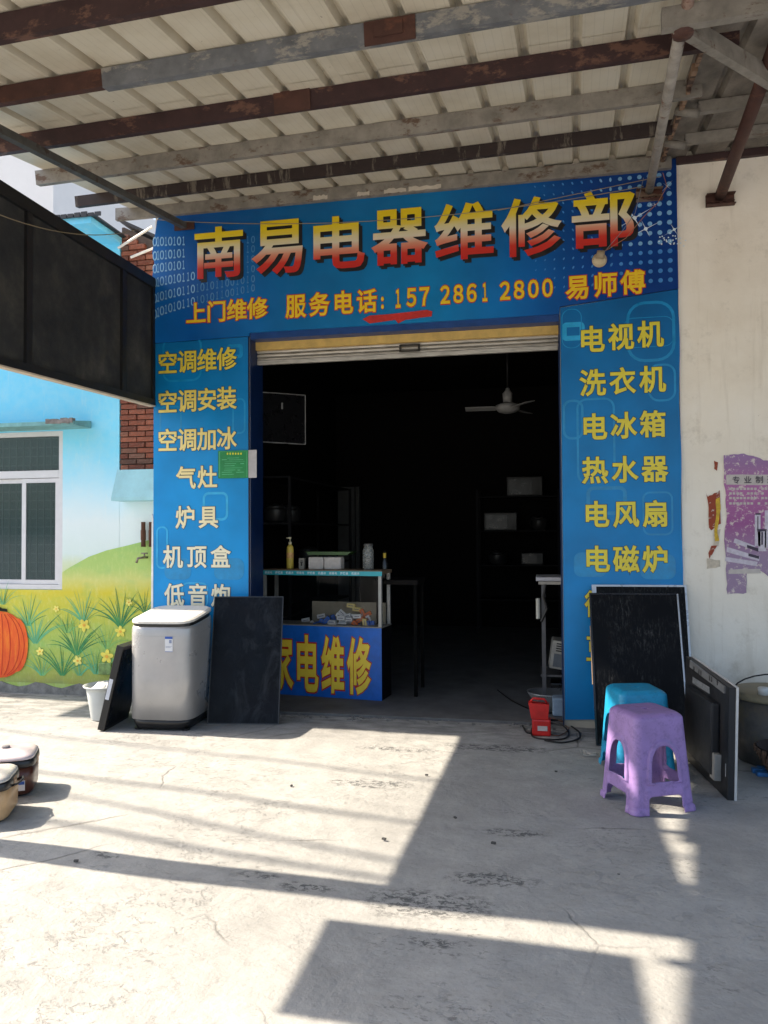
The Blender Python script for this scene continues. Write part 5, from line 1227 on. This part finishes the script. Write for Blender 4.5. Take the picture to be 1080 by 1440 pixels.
def appliance(label, c, kind, s_=1.0, colr=(.5, .5, .49)):
    t = thing('small_appliance', label, 'appliance', c); m_ = simple('appliance_%d' % int(colr[0] * 100), colr, .4); c = Vector(c)
    if kind == 'pot':
        bm = NB(); lathe(bm, [(.09 * s_, 0), (.12 * s_, .03), (.13 * s_, .14), (.125 * s_, .16)], c, 20); obj('body', bm, m_, t, smooth=True)
        bm = NB(); lathe(bm, [(.125 * s_, .161), (.09 * s_, .20), (.02, .21)], c, 20); obj('lid', bm, m_, t, smooth=True)
    else:
        bm = NB(); box(bm, c.x - .2 * s_, c.x + .2 * s_, c.y, c.y + .3, c.z, c.z + .22 * s_, bev=.012); obj('case', bm, m_, t)
        bm = NB(); box(bm, c.x - .17 * s_, c.x + .08 * s_, c.y - .004, c.y - .001, c.z + .03, c.z + .19 * s_); obj('door', bm, bezel, t)
ap = [((.62, 2.35, 1.0), 'pot', 1.1, 'white rice cooker on the right shelves, nearest the door'), ((.62, 2.75, 1.0), 'pot', 1, 'second white rice cooker on the right shelves'), ((.62, 2.5, 1.5), 'box', .9, 'microwave on the third board of the right shelves'), ((.62, 3.4, .5), 'box', 1, 'oven on the lowest board of the right shelves'), ((-.55, 5.25, 1.5), 'box', 1.2, 'microwave high on the back shelves'), ((0, 5.3, 1.5), 'pot', 1, 'cooker beside the microwave on the back shelves'), ((-.6, 5.3, 1.0), 'pot', 1.1, 'cooker on the middle board of the back shelves'), ((-.1, 5.3, 1.0), 'box', .8, 'small oven on the middle board of the back shelves'), ((-2.85, 2.0, 1.6), 'pot', 1, 'cooker on the left shelves above the counter'), ((-2.85, 2.5, 1.6), 'pot', 1, 'second cooker on the left shelves above the counter'), ((-2.85, 3.2, 1.1), 'pot', 1.1, 'cooker deep on the left shelves'), ((-.2, 5.3, 2.0), 'box', 1.3, 'white case on the top of the back shelves')]
for c, kd, s_, lb_ in ap: appliance(lb_, c, kd, s_, (.03, .03, .03) if kd == 'pot' else (.012, .012, .012))  # near-black albedos: the room's darkness put into the appliances' colour

# work stand just inside the right jamb
sp_ = PZ(762, 1000); wsx = .03
ws = thing('work_stand', 'metal work stand with cluttered top just inside the right of the door', 'stand', (wsx + .3, .62, 0))
stm = simple('stand_steel', (.10, .10, .11), .45, .3)
for x_, y_ in ((wsx, .56), (wsx + .62, .56), (wsx, 1.0), (wsx + .62, 1.0)):
    bm = NB(); box(bm, x_ - .016, x_ + .016, y_, y_ + .03, .023, 1.045); obj('leg', bm, stm, ws)
bm = NB(); box(bm, wsx - .04, wsx + .66, .53, 1.05, 1.046, 1.07); obj('table_top', bm, simple('laminate', (.36, .34, .31), .5), ws)
bm = NB(); box(bm, wsx - .03, wsx + .66, .58, 1.0, .27, .285); obj('lower_shelf', bm, stm, ws)
pm2 = PY(756, 829, .6)
bm = NB(); box(bm, wsx - .06, wsx + .5, .55, .95, 1.072, 1.105, bev=.006); tag(obj('papers', bm, simple('paper_stack', (.5, .5, .55), .6)), 'stack of papers and folders on the work stand', 'papers')
bm = NB(); tube(bm, [(wsx - .045, .535, .93), (wsx - .045, .535, .76)], .018, 10); tag(obj('white_cylinder', bm, simple('cyl_white', (.55, .55, .5), .5)), 'white tube strapped to the leg of the work stand', 'tube')
bm = NB(); tube(bm, [(wsx + .02, .52, 1.045), (wsx - .0, .5, .95), (wsx + .03, .5, .85), (wsx - .02, .51, .74)], .012, 6); tag(obj('hanging_cable', bm, blk), 'black cable bundle tied under the work stand top', 'cable')
ax = thing('small_heater', 'cream appliance with black vent slots on the work stand shelf', 'appliance', (wsx + .24, .62, .60))
rm = Matrix.Translation((wsx + .225, .60, .312)) @ Matrix.Rotation(R(8), 4, 'Y')
cream = simple('heater_cream', (.40, .39, .36), .5)
bm = NB(); box(bm, -.19, .2, 0, .25, 0, .24, rm, bev=.015); obj('case', bm, cream, ax)
bm = NB(); box(bm, -.16, .10, -.004, -.001, .02, .13, rm); obj('control_panel', bm, simple('heater_panel', (.12, .14, .17), .5), ax)
for i in range(4): bm = NB(); box(bm, -.15, .17, -.004, -.001, .15 + i * .020, .160 + i * .020, rm); obj('vent_slot', bm, blk, ax)
bm = NB(); box(bm, wsx + .05, wsx + .40, .66, .9, .024, .20, bev=.01); tag(obj('dark_case', bm, bezel), 'dark case on the floor under the cream appliance', 'case')
mx = thing('silver_basin', 'dull silver round basin on the floor at the leg of the work stand', 'basin', (wsx + .02, .44, .02))
bm = NB(); lathe(bm, [(.10, .022), (.13, .08), (.165, .15), (.17, .165), (.155, .158), (.12, .09)], (wsx + .05, .50, 0), 24, sx=1.15); obj('bowl', bm, simple('basin_silver', (.22, .23, .24), .3, .4), mx, smooth=True)
bm = NB(); box(bm, wsx + .06, wsx + .34, .22, .36, .024, .17, Matrix.Identity(4), bev=.015); tag(obj('grey_tub', bm, simple('tub_blue_grey', S(130, 150, 170), .5)), 'blue grey plastic tub on the floor beside the right jamb', 'tub')

# red charger and cables on the ground
rp = PZ(762, 1036); rd = thing('red_tool_case', 'red plastic battery charger standing in black cables at the right jamb', 'charger', (rp.x, rp.y + .05, 0))
redm = simple('red_plastic', S(190, 30, 26), .4, var=.25)
rx, ry_ = rp.x, rp.y + .06
bm = NB(); vs = box(bm, rx - .07, rx + .065, ry_ - .05, ry_ + .06, .0, .12, bev=.012); obj('lower_case', bm, redm, rd)
bm = NB(); prism(bm, [(rx - .095, .235), (rx + .055, .225), (rx + .045, .121), (rx - .075, .121)], 'y', ry_ - .035, ry_ + .045); obj('upper_case', bm, redm, rd)
bm = NB(); box(bm, rx - .03, rx + .04, ry_ - .054, ry_ - .051, .04, .075); obj('white_mark', bm, simple('mark_pale', (.5, .45, .44), .5), rd)
bm = NB(); tube(bm, [(rx - .08, ry_, .236), (rx - .06, ry_, .262), (rx + .02, ry_, .26), (rx + .04, ry_, .23)], .009, 8); obj('handle', bm, redm, rd, smooth=True)
for i, (lb_, pts) in enumerate((('black cable looped round the red charger', [(735, 1022), (742, 1032), (760, 1029), (775, 1022), (792, 1026), (800, 1034), (790, 1041), (765, 1041), (748, 1036), (752, 1024), (775, 1018), (798, 1020), (815, 1032), (812, 1041), (790, 1046), (762, 1042)]), ('thin brown cable lying at the right jamb', [(765, 1012), (785, 1018), (800, 1026), (786, 1036), (770, 1033)]), ('black cable trailing into the shop', [(700, 975), (720, 990), (745, 1002), (770, 1008), (795, 1004)]))):
    c = [PZ(a, b) + Vector((0, 0, .008 + .02 * (i == 0 and k_i in (3, 4, 9, 10)))) for k_i, (a, b) in enumerate(pts)]
    # Catmull smoothing
    sm = []
    for k in range(len(c) - 1):
        p0, p1_, p2_, p3 = c[max(k - 1, 0)], c[k], c[k + 1], c[min(k + 2, len(c) - 1)]
        for j in range(5): t = j / 5; sm.append(.5 * ((2 * p1_) + (p2_ - p0) * t + (2 * p0 - 5 * p1_ + 4 * p2_ - p3) * t * t + (3 * p1_ - p0 - 3 * p2_ + p3) * t ** 3))
    for p in sm: p.z = max(p.z, .007 if p.y < .02 else .03)
    wire(lb_, sm, .0065 if i != 1 else .004, blk if i != 1 else simple('cable_brown', (.12, .05, .03), .5), 'cable', 'power_cable')
# litter on the ground
bm = NB(); p = PZ(828, 1061)
for i in range(9): tube(bm, [p + Vector((random.uniform(-.05, .05), random.uniform(-.05, .05), .005)), p + Vector((random.uniform(-.06, .06), random.uniform(-.06, .06), .014)), p + Vector((random.uniform(-.05, .05), random.uniform(-.05, .05), .006))], .004, 5)
tag(obj('twisted_scrap', bm, simple('scrap_grey', (.35, .34, .32), .6)), 'small tangle of pale scrap wire on the concrete', 'scrap')
bm = NB()
for px, py in ((694, 1186), (782, 1085), (107, 1211), (410, 1105), (600, 1090), (640, 1150), (870, 1230), (540, 1180)):
    p = PZ(px, py); s_ = random.uniform(.003, .007); box(bm, -s_ * 1.6, s_ * 1.6, -s_, s_, -.002, s_, Matrix.Translation(p) @ Matrix.Rotation(px, 4, 'Z'))
tag(obj('pebbles', bm, simple('pebble_dark', (.05, .05, .05), .8), kind='stuff'), 'few dark pebbles scattered over the concrete', 'pebbles')
